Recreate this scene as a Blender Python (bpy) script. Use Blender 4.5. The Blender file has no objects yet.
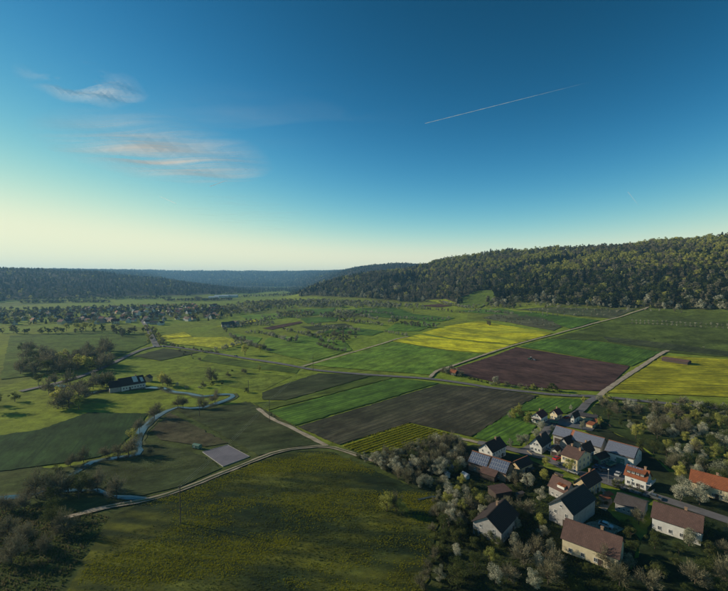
import bpy, bmesh, math, random
import numpy as np
from mathutils import Vector, Matrix, noise as mnoise
from mathutils.geometry import delaunay_2d_cdt
R = math.radians
rnd = random.Random(7)
sc = bpy.context.scene
COL = sc.collection

# ------------------------------------------------------------------ camera
CAMH = 80.0; F = 415.0; CX, CY = 364.0, 295.5
PITCH = math.atan(15.5 / F)
cd = bpy.data.cameras.new('camera'); cam = bpy.data.objects.new('camera', cd); COL.objects.link(cam)
cam.location = (0, 0, CAMH); cam.rotation_euler = (R(90) - PITCH, 0, 0)
cd.sensor_width = 36; cd.lens = 36 * F / 728; cd.clip_start = 0.5; cd.clip_end = 200000
sc.camera = cam
# ------------------------------------------------------------------ sky and sun
SUN_EL = R(20); SUN_AZ = R(-73)                      # azimuth measured from the view direction, minus = left
w = bpy.data.worlds.new('World'); sc.world = w; w.use_nodes = True
nt = w.node_tree; nt.nodes.clear()
sky = nt.nodes.new('ShaderNodeTexSky'); sky.sky_type = 'NISHITA'; sky.sun_disc = False
sky.sun_elevation = SUN_EL; sky.sun_rotation = SUN_AZ
sky.air_density = 1.0; sky.dust_density = 0.6; sky.ozone_density = 1.0; sky.altitude = 8000
bg = nt.nodes.new('ShaderNodeBackground'); bg.inputs[1].default_value = 0.10
out = nt.nodes.new('ShaderNodeOutputWorld')
# one film-like colour curve over the whole sky (per channel: gain * x ** gamma), the same in every direction
sepc = nt.nodes.new('ShaderNodeSeparateColor'); comc = nt.nodes.new('ShaderNodeCombineColor'); nt.links.new(sky.outputs[0], sepc.inputs[0])
for ch, (gm, gn, mx_) in enumerate(((3.4, 285, .95), (2.05, 18.5, .97), (2.3, 18, .65))):
    q_ = sepc.outputs[ch]                            # film curve with a soft shoulder: mx (1 - exp(-gain x^gamma / mx))
    for op, v in (('MULTIPLY', .1), ('POWER', gm), ('MULTIPLY', -gn / mx_), ('EXPONENT', 0), ('MULTIPLY', -1), ('ADD', 1), ('MULTIPLY', mx_ / 1.274 * 10)):
        mm = nt.nodes.new('ShaderNodeMath'); mm.operation = op; nt.links.new(q_, mm.inputs[0]); mm.inputs[1].default_value = v; q_ = mm.outputs[0]
    nt.links.new(q_, comc.inputs[ch])
nt.links.new(comc.outputs[0], bg.inputs[0]); nt.links.new(bg.outputs[0], out.inputs[0])
sl = bpy.data.lights.new('sun', 'SUN'); sl.energy = 4.5; sl.angle = R(0.5); sl.color = (1.0, 0.86, 0.64)
so = bpy.data.objects.new('sun', sl); COL.objects.link(so)
sdir = Vector((math.sin(SUN_AZ) * math.cos(SUN_EL), math.cos(SUN_AZ) * math.cos(SUN_EL), math.sin(SUN_EL)))
so.rotation_euler = sdir.to_track_quat('Z', 'Y').to_euler()
sc.view_settings.view_transform = 'Standard'; sc.view_settings.look = 'None'
sc.view_settings.exposure = 0.35; sc.view_settings.gamma = 1.0
sc.cycles.use_denoising = True
sc.cycles.max_bounces = 6; sc.cycles.transparent_max_bounces = 16; sc.cycles.volume_bounces = 1

# ------------------------------------------------------------------ terrain function
# radial profiles (distance, height above the valley floor) by direction
def c2az(c): return math.degrees(math.atan((c - CX) / F))
PROF = [
 (-180, [(0,0),(9500,0)]), (-110, [(0,0),(9500,0)]),
 (c2az(-300), [(0,0),(1700,0),(2500,120),(3300,180),(9500,230)]),
 (c2az(0),  [(0,0),(1850,0),(2450,80),(3000,138),(3600,140),(9500,200)]),
 (c2az(57), [(0,0),(1900,0),(2500,80),(3000,134),(3600,125),(7500,215),(9500,215)]),
 (c2az(110),[(0,0),(1950,0),(2500,72),(3000,124),(3600,105),(7500,218),(9500,218)]),
 (c2az(145),[(0,0),(2000,0),(2500,60),(2950,100),(3500,75),(7500,222),(9500,222)]),
 (c2az(178),[(0,0),(2050,0),(2500,45),(2900,78),(3400,40),(5600,30),(7500,226),(9500,226)]),
 (c2az(215),[(0,0),(2150,0),(2500,20),(2900,44),(3400,15),(5400,12),(7500,230),(9500,230)]),
 (c2az(250),[(0,0),(2300,0),(3400,0),(4500,14),(6000,70),(7500,232),(9500,232)]),
 (c2az(285),[(0,0),(1100,3),(1600,6),(1900,3),(4600,0),(5600,30),(7500,232),(9500,232)]),
 (c2az(305),[(0,0),(700,1),(1100,5),(1500,14),(1720,40),(2050,8),(3000,0),(4500,25),(7500,232),(9500,232)]),
 (c2az(321),[(0,0),(650,1),(1000,8),(1400,16),(1740,78),(2150,20),(2700,14),(3300,45),(7500,232),(9500,232)]),
 (c2az(341),[(0,0),(600,1),(950,9),(1330,18),(1560,62),(1760,98),(2150,50),(2700,60),(3300,132),(7500,232),(9500,232)]),
 (c2az(360),[(0,0),(560,1),(900,10),(1240,20),(1520,68),(1760,106),(2150,60),(2700,100),(3250,192),(7500,225),(9500,225)]),
 (c2az(387),[(0,0),(520,1),(850,10),(1150,19),(1450,70),(1750,121),(2150,80),(2700,120),(3200,204),(7500,225),(9500,225)]),
 (c2az(420),[(0,0),(500,1),(800,9),(1080,17),(1400,78),(1740,138),(2150,110),(2700,140),(3200,204),(7500,225),(9500,225)]),
 (c2az(442),[(0,0),(480,1),(760,9),(1030,17),(1350,90),(1700,168),(2300,150),(3000,180),(9500,220)]),
 (c2az(480),[(0,0),(460,1),(700,8),(950,19),(1270,96),(1650,176),(2300,165),(9500,220)]),
 (c2az(540),[(0,0),(440,1),(650,10),(880,30),(1200,108),(1600,189),(2300,175),(9500,220)]),
 (c2az(600),[(0,0),(430,1),(630,10),(850,27),(1170,104),(1550,180),(2300,170),(9500,220)]),
 (c2az(671),[(0,0),(430,1),(630,11),(820,29),(1130,108),(1500,192),(2300,185),(9500,225)]),
 (c2az(760),[(0,0),(420,1),(620,12),(790,30),(1100,112),(1450,198),(2300,190),(9500,225)]),
 (c2az(1100),[(0,0),(420,1),(600,15),(760,30),(1050,112),(1400,200),(9500,225)]),
 (110, [(0,0),(9500,0)]), (180, [(0,0),(9500,0)]),
]
NR = 700; RMIN = 40.0; RMAX = 9500.0
RG = RMIN * (RMAX / RMIN) ** (np.arange(NR) / (NR - 1))
AZ0, AZ1, NA = -180.0, 180.0, 1441
AG = np.linspace(AZ0, AZ1, NA)
ctrl = np.array([np.interp(RG, [p[0] for p in pr], [p[1] for p in pr]) for _, pr in PROF])
def gauss(a, s, axis):
    n = int(3 * s) + 1; k = np.exp(-0.5 * (np.arange(-n, n + 1) / s) ** 2); k /= k.sum()
    pad = [(0, 0), (0, 0)]; pad[axis] = (n, n)
    return np.apply_along_axis(lambda v: np.convolve(v, k, 'valid'), axis, np.pad(a, pad, 'edge'))
ctrl = gauss(ctrl, 8, 1)
azc = np.array([p[0] for p in PROF])
TAB = np.array([np.interp(AG, azc, ctrl[:, j]) for j in range(NR)]).T
TAB = gauss(TAB, 4, 0)
def fbm(x, y):
    n = (np.sin(x * .0131 + 1.3 * np.sin(y * .0093)) * np.cos(y * .0117 + .9 * np.sin(x * .0071))
         + .5 * np.sin(x * .027 + y * .011 + 2) * np.cos(y * .031 - x * .008)
         + .3 * np.sin(x * .061 - y * .043) * np.cos(y * .057 + 1))
    return n
def T(x, y):
    x = np.asarray(x, float); y = np.asarray(y, float)
    r = np.clip(np.hypot(x, y), RMIN, RMAX * .9999); az = np.degrees(np.arctan2(x, y))
    fa = np.clip((az - AZ0) / (AZ1 - AZ0) * (NA - 1), 0, NA - 1.001); fr = np.log(r / RMIN) / math.log(RMAX / RMIN) * (NR - 1)
    ia = fa.astype(int); ir = fr.astype(int); a = fa - ia; b = fr - ir
    z = (TAB[ia, ir] * (1 - a) * (1 - b) + TAB[ia + 1, ir] * a * (1 - b) + TAB[ia, ir + 1] * (1 - a) * b + TAB[ia + 1, ir + 1] * a * b)
    m = np.clip((z - 25) / 60, 0, 1); m2 = np.clip((r - 420) / 500, 0, 1) * np.clip((az + 14) / 8, 0, 1) * np.clip((1500 - r) / 400, 0, 1)
    return z + m * 7 * fbm(x * (1 - .0), y) + m2 * 1.6 * fbm(x * 1.7 + 40, y * 1.7)
def Tz(x, y): return float(T(x, y))
def ray(px, py):
    a = (px - CX) / F; b = -(py - CY) / F
    cp, sp = math.cos(PITCH), math.sin(PITCH)
    return np.array([a, cp + b * sp, -sp + b * cp])
TT = 60 * (9400 / 60) ** (np.arange(1500) / 1499)
def at(px, py):
    d = ray(px, py); d = d / math.hypot(d[0], d[1])
    gap = CAMH + TT * d[2] - T(TT * d[0], TT * d[1])
    i = np.argmax(gap < 0)
    if gap[i] >= 0: i = len(TT) - 1
    if i == 0: t = TT[0]
    else:
        g0, g1 = gap[i - 1], gap[i]; t = TT[i - 1] + (TT[i] - TT[i - 1]) * g0 / (g0 - g1 + 1e-9)
    return Vector((t * d[0], t * d[1], Tz(t * d[0], t * d[1])))
def at_h(px, py, z):
    d = ray(px, py); t = (z - CAMH) / d[2]
    return Vector((t * d[0], t * d[1], z))
def proj(x, y, z):
    cp, sp = math.cos(PITCH), math.sin(PITCH)
    dz = z - CAMH; dep = y * cp - dz * sp; up = y * sp + dz * cp
    return CX + F * x / dep, CY - F * up / dep
def in_poly(p, poly):
    x, y = p; c = False; j = len(poly) - 1
    for i in range(len(poly)):
        xi, yi = poly[i]; xj, yj = poly[j]
        if (yi > y) != (yj > y) and x < (xj - xi) * (y - yi) / (yj - yi) + xi: c = not c
        j = i
    return c

# ------------------------------------------------------------------ object helpers
def tag(o, label=None, cat=None, group=None, kind=None):
    if label: o['label'] = label
    if cat: o['category'] = cat
    if group: o['group'] = group
    if kind: o['kind'] = kind
    return o
def empty(name, loc, rz=0, scale=1):
    o = bpy.data.objects.new(name, None); COL.objects.link(o)
    o.location = loc; o.rotation_euler = (0, 0, rz)
    o.scale = (scale,) * 3 if not hasattr(scale, '__len__') else scale
    o.empty_display_size = .5
    return o
def linkmesh(name, me, parent=None, loc=None, rot=None):
    o = bpy.data.objects.new(name, me); COL.objects.link(o); o.parent = parent
    if loc is not None: o.location = loc
    if rot is not None: o.rotation_euler = rot
    return o
def mesh(name, vs, fs, mats, midx=None, smooth=False):
    me = bpy.data.meshes.new(name); me.from_pydata([tuple(v) for v in vs], [], fs)
    for m in (mats if isinstance(mats, (list, tuple)) else [mats]): me.materials.append(m)
    if midx is not None: me.polygons.foreach_set('material_index', midx)
    if smooth: me.polygons.foreach_set('use_smooth', [True] * len(me.polygons))
    me.update(); return me
class MB:
    def __init__(s): s.v = []; s.f = []
    def box(s, x0, x1, y0, y1, z0, z1):
        n = len(s.v)
        s.v += [(x0,y0,z0),(x1,y0,z0),(x1,y1,z0),(x0,y1,z0),(x0,y0,z1),(x1,y0,z1),(x1,y1,z1),(x0,y1,z1)]
        s.f += [tuple(n + i for i in q) for q in ((0,3,2,1),(4,5,6,7),(0,1,5,4),(1,2,6,5),(2,3,7,6),(3,0,4,7))]; return s
    def tube(s, a, b, r0, r1, n=6, caps=True):
        a = Vector(a); b = Vector(b); d = (b - a).normalized()
        u = d.orthogonal().normalized(); v = d.cross(u); k = len(s.v)
        for p, r in ((a, r0), (b, r1)):
            for i in range(n):
                t = 2 * math.pi * i / n; s.v.append(tuple(p + u * r * math.cos(t) + v * r * math.sin(t)))
        for i in range(n): s.f.append((k + i, k + (i + 1) % n, k + n + (i + 1) % n, k + n + i))
        if caps: s.f.append(tuple(k + n + i for i in range(n))); s.f.append(tuple(k + n - 1 - i for i in range(n)))
        return s
    def poly(s, pts, faces):
        n = len(s.v); s.v += [tuple(p) for p in pts]; s.f += [tuple(n + i for i in q) for q in faces]; return s
    def slab(s, quad, th):
        q = [Vector(p) for p in quad]; nn = (q[1] - q[0]).cross(q[3] - q[0]).normalized()
        lo = [p - nn * th for p in q]
        return s.poly(q + lo, [(0,1,2,3),(7,6,5,4),(0,4,5,1),(1,5,6,2),(2,6,7,3),(3,7,4,0)])
    def me(s, name, mat): return mesh(name, s.v, s.f, mat)
    def build(s, name, mat, parent=None, loc=None, rot=None): return linkmesh(name, s.me(name, mat), parent, loc, rot)

# ------------------------------------------------------------------ materials
def newmat(name):
    m = bpy.data.materials.new(name); m.use_nodes = True; n = m.node_tree
    b = n.nodes['Principled BSDF']; b.inputs['Specular IOR Level'].default_value = .2
    return m, n, b
def N(n, t, **kw):
    o = n.nodes.new(t)
    for k, v in kw.items(): setattr(o, k, v)
    return o
def mixc(n, fac, a, b, bt='MIX'):
    m = n.nodes.new('ShaderNodeMix'); m.data_type = 'RGBA'; m.blend_type = bt
    for s, v in ((0, fac), (6, a), (7, b)):
        if isinstance(v, bpy.types.NodeSocket): n.links.new(v, m.inputs[s])
        elif isinstance(v, (int, float)): m.inputs[s].default_value = v
        else: m.inputs[s].default_value = (*v, 1)
    return m.outputs[2]
def noise_t(n, vec, scale, detail=5, rough=.6):
    t = N(n, 'ShaderNodeTexNoise'); t.inputs['Scale'].default_value = scale; t.inputs['Detail'].default_value = detail; t.inputs['Roughness'].default_value = rough
    n.links.new(vec, t.inputs['Vector']); return t.outputs['Fac']
def rng(n, v, a, b, c=0, d=1):
    t = N(n, 'ShaderNodeMapRange'); n.links.new(v, t.inputs[0])
    for i, q in enumerate((a, b, c, d)): t.inputs[i + 1].default_value = q
    return t.outputs[0]
def math_(n, op, a, b=None):
    t = N(n, 'ShaderNodeMath', operation=op)
    for i, v in enumerate((a, b)):
        if v is None: continue
        if isinstance(v, bpy.types.NodeSocket): n.links.new(v, t.inputs[i])
        else: t.inputs[i].default_value = v
    return t.outputs[0]
def simple(name, c1, c2=None, scale=1.0, rough=.8, metal=0, bump=0, spec=.2, lo=.35, hi=.65):
    m, n, b = newmat(name); b.inputs['Roughness'].default_value = rough; b.inputs['Metallic'].default_value = metal
    b.inputs['Specular IOR Level'].default_value = spec
    tc = N(n, 'ShaderNodeTexCoord').outputs['Object']
    f = noise_t(n, tc, scale); n.links.new(mixc(n, rng(n, f, lo, hi), c1, c2 or tuple(v * .7 for v in c1)), b.inputs['Base Color'])
    if bump:
        bp = N(n, 'ShaderNodeBump'); bp.inputs['Strength'].default_value = bump; bp.inputs['Distance'].default_value = .1
        n.links.new(f, bp.inputs['Height']); n.links.new(bp.outputs[0], b.inputs['Normal'])
    return m
def field_mat(name, c1, c2, patch=None, patch_amt=.5, ang=0, rows=0, row_col=None, row_amt=.4, tram=0, fine=.6, stretch=1.0, bump=.5, contrast=(.38, .62), bh=.3, big=.012):
    m, n, b = newmat(name); b.inputs['Roughness'].default_value = .95; b.inputs['Specular IOR Level'].default_value = .05
    tc = N(n, 'ShaderNodeTexCoord').outputs['Object']
    mp = N(n, 'ShaderNodeMapping'); mp.inputs['Rotation'].default_value[2] = -ang; n.links.new(tc, mp.inputs[0]); rot = mp.outputs[0]
    ms = N(n, 'ShaderNodeVectorMath', operation='MULTIPLY'); ms.inputs[1].default_value = (1 / stretch, 1, 1); n.links.new(rot, ms.inputs[0])
    f1 = noise_t(n, ms.outputs[0], fine, 8, .68)
    c = mixc(n, rng(n, f1, *contrast), c1, c2)
    if patch:
        f2 = noise_t(n, ms.outputs[0], big, 6, .6); c = mixc(n, math_(n, 'MULTIPLY', rng(n, f2, .42, .62), patch_amt), c, patch)
    mo = rng(n, noise_t(n, ms.outputs[0], .16, 8, .75), .36, .64, .55, 1.35); vm_ = N(n, 'ShaderNodeVectorMath', operation='SCALE'); n.links.new(c, vm_.inputs[0]); n.links.new(math_(n, 'MULTIPLY', mo, rng(n, noise_t(n, tc, .035, 6, .68), .36, .64, .62, 1.30)), vm_.inputs['Scale']); c = vm_.outputs[0]
    sep = N(n, 'ShaderNodeSeparateXYZ'); n.links.new(rot, sep.inputs[0])
    wob = noise_t(n, tc, .01, 2); yy = math_(n, 'ADD', sep.outputs[1], math_(n, 'MULTIPLY', wob, 3.0))
    brk = rng(n, noise_t(n, tc, .05, 3), .3, .6, .25, 1)
    if rows:
        s = math_(n, 'SINE', math_(n, 'MULTIPLY', yy, 2 * math.pi / rows))
        c = mixc(n, math_(n, 'MULTIPLY', math_(n, 'MULTIPLY', rng(n, s, -.2, .9), brk), row_amt), c, row_col or tuple(v * .5 for v in c1))
    if tram:
        fr = math_(n, 'FRACT', math_(n, 'DIVIDE', yy, tram))
        l1 = math_(n, 'COMPARE', fr, .45); l1.node.inputs[2].default_value = .35 / tram
        l2 = math_(n, 'COMPARE', fr, .45 + 2.0 / tram); l2.node.inputs[2].default_value = .35 / tram
        c = mixc(n, math_(n, 'MULTIPLY', math_(n, 'MAXIMUM', l1, l2), .75), c, row_col or (.05, .04, .02))
    n.links.new(c, b.inputs['Base Color'])
    if bump:
        bp = N(n, 'ShaderNodeBump'); bp.inputs['Strength'].default_value = bump; bp.inputs['Distance'].default_value = bh
        n.links.new(f1, bp.inputs['Height']); n.links.new(bp.outputs[0], b.inputs['Normal'])
    return m

def leaf_mat(name, ca, cb, cc, trans=.35, patchscale=.35):
    """ca..cb by plant, cc mixed in by position in the crown"""
    m, n, b = newmat(name); n.nodes.remove(b)
    oi = N(n, 'ShaderNodeObjectInfo'); tc = N(n, 'ShaderNodeTexCoord').outputs['Object']
    c = mixc(n, oi.outputs['Random'], ca, cb)
    f = noise_t(n, tc, patchscale, 3); c = mixc(n, math_(n, 'MULTIPLY', rng(n, f, .42, .6), .6), c, cc)
    d = N(n, 'ShaderNodeBsdfDiffuse'); t = N(n, 'ShaderNodeBsdfTranslucent'); mx = N(n, 'ShaderNodeMixShader'); mx.inputs[0].default_value = trans; cv = N(n, 'ShaderNodeHueSaturation'); cv.inputs['Value'].default_value = 1.0; n.links.new(c, cv.inputs['Color']); n.links.new(rng(n, noise_t(n, tc, 1.3, 2), .35, .65, .55, 1.35), cv.inputs['Value']); c = cv.outputs[0]
    n.links.new(c, d.inputs[0]); n.links.new(c, t.inputs[0]); n.links.new(d.outputs[0], mx.inputs[1]); n.links.new(t.outputs[0], mx.inputs[2])
    n.links.new(mx.outputs[0], n.nodes['Material Output'].inputs[0]); return m

M = {}
M['blossom'] = leaf_mat('blossom', (.62,.60,.46), (.27,.28,.19), (.12,.13,.075), .3)
M['budding'] = leaf_mat('budding_leaf', (.54,.52,.14), (.36,.37,.10), (.14,.16,.05), .4)
M['green'] = leaf_mat('green_leaf', (.085,.11,.035), (.12,.13,.045), (.05,.07,.025), .3)
M['twig'] = leaf_mat('twig', (.26,.235,.155), (.17,.16,.095), (.14,.135,.08), .2)
M['needle'] = leaf_mat('needle', (.035,.055,.028), (.028,.045,.026), (.05,.065,.03), .15)
M['bark'] = simple('bark', (.09,.07,.05), (.05,.04,.03), 3, .9)
M['plaster_white'] = simple('white_plaster', (.62,.62,.58), (.52,.51,.47), .8, .9)
M['plaster_cream'] = simple('cream_plaster', (.62,.54,.36), (.52,.44,.29), .8, .9)
M['plaster_tan'] = simple('tan_plaster', (.52,.41,.24), (.42,.32,.19), .8, .9)
M['plaster_grey'] = simple('grey_plaster', (.36,.35,.33), (.27,.26,.25), .8, .9)
M['brick_wall'] = simple('brick_wall_paint', (.34,.22,.14), (.24,.16,.11), 2, .9)
M['wood_dark'] = simple('dark_timber', (.07,.055,.045), (.045,.035,.03), 2, .85)
M['green_paint'] = simple('green_paint', (.10,.20,.15), (.07,.14,.11), 1.5, .6)
M['glass'] = simple('window_glass', (.03,.04,.05), (.02,.03,.04), 1, .12, 0, 0, .6)
M['win_frame'] = simple('window_frame_paint', (.6,.6,.58), (.5,.5,.48), 2, .6)
M['metal'] = simple('galvanised_metal', (.42,.43,.44), (.32,.33,.34), 4, .45, .6)
M['pole_wood'] = simple('pole_timber', (.10,.08,.06), (.07,.055,.045), 3, .9)
def roof_mat(name, c1, c2):
    m, n, b = newmat(name); b.inputs['Roughness'].default_value = .8
    tc = N(n, 'ShaderNodeTexCoord').outputs['Object']; mp = N(n, 'ShaderNodeMapping'); n.links.new(tc, mp.inputs[0])
    br = N(n, 'ShaderNodeTexBrick'); br.inputs['Scale'].default_value = 1; br.inputs['Brick Width'].default_value = .3; br.inputs['Row Height'].default_value = .34
    br.inputs['Mortar Size'].default_value = .05; br.inputs['Color1'].default_value = (*c1, 1); br.inputs['Color2'].default_value = (*c2, 1); br.inputs['Mortar'].default_value = (*[v * .4 for v in c1], 1)
    n.links.new(mp.outputs[0], br.inputs[0])
    f = rng(n, noise_t(n, tc, .6, 8, .75), .38, .66); c = mixc(n, math_(n, 'MULTIPLY', f, .75), br.outputs[0], tuple(v * .45 for v in c2))
    n.links.new(c, b.inputs['Base Color'])
    bp = N(n, 'ShaderNodeBump'); bp.inputs['Strength'].default_value = .5; bp.inputs['Distance'].default_value = .05
    n.links.new(br.outputs['Fac'], bp.inputs['Height']); bp.invert = True; n.links.new(bp.outputs[0], b.inputs['Normal'])
    return m
M['roof_dark'] = roof_mat('dark_roof_tile', (.045,.035,.035), (.065,.045,.042))
M['roof_slate'] = roof_mat('slate_roof_tile', (.035,.045,.05), (.05,.06,.065))
M['roof_brown'] = roof_mat('brown_roof_tile', (.19,.115,.095), (.15,.09,.078))
M['roof_maroon'] = roof_mat('maroon_roof_tile', (.20,.06,.055), (.15,.05,.05))
M['roof_orange'] = roof_mat('orange_roof_tile', (.42,.14,.06), (.32,.11,.055))
M['roof_grey'] = roof_mat('grey_roof_tile', (.14,.12,.12), (.11,.095,.09))
M['ridge_tile'] = simple('ridge_tile_clay', (.34,.14,.08), (.26,.10,.06), 3, .8)
M['cell'] = simple('solar_cell', (.018,.035,.09), (.025,.045,.11), 3, .25, 0, 0, .5)
M['cell_grey'] = simple('grey_solar_cell', (.030,.042,.085), (.04,.052,.10), 3, .6, 0, 0, .3)
M['alu'] = simple('aluminium', (.55,.58,.62), (.45,.48,.52), 3, .4, .3)
M['trim'] = simple('dark_panel_trim', (.34,.37,.44), (.27,.30,.37), 3, .5)
M['asphalt'] = simple('asphalt', (.155,.15,.155), (.105,.10,.105), .3, .9)
M['gravel'] = simple('gravel_track', (.40,.34,.26), (.24,.20,.14), .25, .95)
M['paving'] = simple('yard_paving', (.13,.135,.15), (.09,.095,.105), .15, .85)
M['court'] = simple('court_asphalt', (.17,.16,.19), (.12,.115,.14), .12, .85)
M['bank'] = simple('bank_grass', (.045,.065,.018), (.08,.09,.03), .2, .95, bump=.5)
m, n_, b_ = newmat('river_water'); b_.inputs['Base Color'].default_value = (.045,.06,.05,1); b_.inputs['Roughness'].default_value = .09; b_.inputs['Specular IOR Level'].default_value = .75; b_.inputs['IOR'].default_value = 1.42
bp_ = N(n_, 'ShaderNodeBump'); bp_.inputs['Strength'].default_value = .15; bp_.inputs['Distance'].default_value = .05
n_.links.new(noise_t(n_, N(n_, 'ShaderNodeTexCoord').outputs['Object'], 1.2, 3), bp_.inputs['Height']); n_.links.new(bp_.outputs[0], b_.inputs['Normal'])
M['water'] = m

# ------------------------------------------------------------------ ground sheet
FOOT = [(-300,1750),(0,1900),(57,1950),(178,2100),(215,2250),(250,2500),(285,3000),(300,1560),(321,1420),(341,1330),(360,1240),(387,1150),(420,1080),(442,1030),(480,950),(540,890),(600,850),(671,820),(760,795),(1100,760)]
FAZ = [c2az(a) for a, _ in FOOT]; FR = [b for _, b in FOOT]
def build_ground():
    az = np.concatenate([np.arange(-180, -62, 3.0), np.arange(-62, 62.01, .25), np.arange(65, 180.1, 3.0)])
    rr = 25 * (9400 / 25) ** (np.arange(520) / 519)
    A, RR = np.meshgrid(np.radians(az), rr, indexing='ij')
    X = RR * np.sin(A); Y = RR * np.cos(A); Z = T(X, Y)
    na, nr = X.shape
    vs = np.stack([X, Y, Z], -1).reshape(-1, 3); i = np.arange(na - 1)[:, None] * nr + np.arange(nr - 1)[None]
    f = np.stack([i, i + 1, i + nr + 1, i + nr], -1).reshape(-1, 4)
    c = len(vs); vs = np.vstack([vs, [[0, 0, 0]]])
    tri = [(c, k * nr, (k + 1) * nr) for k in range(na - 1)]
    me = bpy.data.meshes.new('ground'); me.from_pydata(vs.tolist(), [], f.tolist() + tri)
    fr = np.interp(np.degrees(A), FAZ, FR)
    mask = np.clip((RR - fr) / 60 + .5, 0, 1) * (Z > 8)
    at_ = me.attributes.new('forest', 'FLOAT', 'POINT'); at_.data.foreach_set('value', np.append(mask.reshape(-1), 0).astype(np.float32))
    me.polygons.foreach_set('use_smooth', [True] * len(me.polygons))
    m, n, b = newmat('meadow_ground'); b.inputs['Roughness'].default_value = .95; b.inputs['Specular IOR Level'].default_value = .05
    tc = N(n, 'ShaderNodeTexCoord').outputs['Object']
    f1 = noise_t(n, tc, .9, 8, .7); f2 = noise_t(n, tc, .018, 6, .6)
    c1 = mixc(n, rng(n, f1, .35, .65), (.22,.26,.028), (.15,.195,.024))
    c1 = mixc(n, math_(n, 'MULTIPLY', rng(n, f2, .42, .6), .65), c1, (.12,.145,.028))
    vo = N(n, 'ShaderNodeTexVoronoi', distance='MANHATTAN'); mp = N(n, 'ShaderNodeMapping'); mp.inputs['Scale'].default_value = (.008, .004, 0); mp.inputs['Rotation'].default_value[2] = .5
    n.links.new(tc, mp.inputs[0]); n.links.new(mp.outputs[0], vo.inputs['Vector']); vo.inputs['Scale'].default_value = 1
    sp = N(n, 'ShaderNodeSeparateColor'); n.links.new(vo.outputs['Color'], sp.inputs[0])
    c1 = mixc(n, math_(n, 'MULTIPLY', rng(n, sp.outputs[0], .1, .9), .45), c1, (.16,.25,.03))
    c1 = mixc(n, math_(n, 'MULTIPLY', rng(n, sp.outputs[1], .6, .8), .5), c1, (.09,.10,.03))
    mo = rng(n, noise_t(n, tc, .12, 8, .75), .36, .64, .58, 1.34); vm_ = N(n, 'ShaderNodeVectorMath', operation='SCALE'); n.links.new(c1, vm_.inputs[0]); n.links.new(mo, vm_.inputs['Scale']); c1 = vm_.outputs[0]
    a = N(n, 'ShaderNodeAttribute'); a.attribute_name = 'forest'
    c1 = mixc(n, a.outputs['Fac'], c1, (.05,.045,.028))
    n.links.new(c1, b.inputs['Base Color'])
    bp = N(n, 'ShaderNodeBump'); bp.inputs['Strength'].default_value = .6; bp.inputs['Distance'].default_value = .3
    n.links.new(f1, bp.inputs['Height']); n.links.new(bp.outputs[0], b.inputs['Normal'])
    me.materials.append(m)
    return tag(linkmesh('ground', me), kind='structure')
build_ground()

# ------------------------------------------------------------------ draped sheets
def drape(name, ppoly, mat, off=.25, jitter=.6, kind='structure', world=False):
    pts = [Vector(p) if world else at(*p) for p in ppoly]
    P = [(p[0], p[1]) for p in pts]
    cxm = sum(p[0] for p in P) / len(P); cym = sum(p[1] for p in P) / len(P); dist = math.hypot(cxm, cym)
    step = max(5.0, dist / 40)
    bd = []
    for i in range(len(P)):
        a = P[i]; b = P[(i + 1) % len(P)]; L = math.hypot(b[0] - a[0], b[1] - a[1]); k = max(1, int(L / max(2.2, dist / 110)))
        for j in range(k):
            t = j / k; ga = 1.0 + .9 * math.sin(a[0] * .3 + j * .37) * math.sin(j * .13 + a[1]); jitter = .55 * ga * (1 if name != 'yard_paving' else 0); jx = rnd.uniform(-1, 1) * jitter if j else 0; jy = rnd.uniform(-1, 1) * jitter if j else 0
            bd.append((a[0] + (b[0] - a[0]) * t + jx, a[1] + (b[1] - a[1]) * t + jy))
    n = len(bd); xs = [p[0] for p in bd]; ys = [p[1] for p in bd]; inner = []
    g = step
    x = min(xs) + g / 2
    while x < max(xs):
        y = min(ys) + g / 2
        while y < max(ys):
            if in_poly((x, y), bd): inner.append((x, y))
            y += g
        x += g
    allp = [Vector(p) for p in bd + inner]
    r = delaunay_2d_cdt(allp, [], [list(range(n))], 1, 1e-4)
    v = np.array([(p.x, p.y) for p in r[0]]); z = T(v[:, 0], v[:, 1]) + off * (1 + dist / 600)
    me = mesh(name, np.column_stack([v, z]).tolist(), [tuple(f) for f in r[2]], mat, smooth=True)
    return tag(linkmesh(name, me), kind=kind)
def smooth_line(pts, step=4.0):
    out = []
    P = [Vector((p[0], p[1])) for p in pts]
    P = [P[0] * 2 - P[1]] + P + [P[-1] * 2 - P[-2]]
    for i in range(1, len(P) - 2):
        L = (P[i + 1] - P[i]).length; k = max(1, int(L / step))
        for j in range(k):
            t = j / k; a, b, c, d = P[i - 1:i + 3]
            out.append(.5 * ((2 * b) + (c - a) * t + (2 * a - 5 * b + 4 * c - d) * t * t + (3 * b - a - 3 * c + d) * t ** 3))
    out.append(P[-2]); return out
def ribbon(name, pix, width, mat, off=.12, wob=0, kind='structure', widths=None, parent=None):
    pts = smooth_line([at(*p) for p in pix]); n = len(pts); vs = []; fs = []
    for i, p in enumerate(pts):
        d = (pts[min(i + 1, n - 1)] - pts[max(i - 1, 0)]).normalized(); nn = Vector((-d.y, d.x))
        dist = p.length
        wd = width if widths is None else np.interp(i / (n - 1), [k / (len(widths) - 1) for k in range(len(widths))], widths)
        for s in (-1, -.33, .33, 1):
            q = p + nn * s * (wd / 2 + (rnd.uniform(-wob, wob) if abs(s) == 1 else 0))
            vs.append((q.x, q.y, Tz(q.x, q.y) + off * (1 + dist / 500) + (.0 if abs(s) == 1 else .03)))
        if i:
            k = 4 * i
            fs += [(k - 4 + j, k - 3 + j, k + 1 + j, k + j) for j in range(3)]
    return tag(linkmesh(name, mesh(name, vs, fs, mat), parent), kind=kind)

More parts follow.
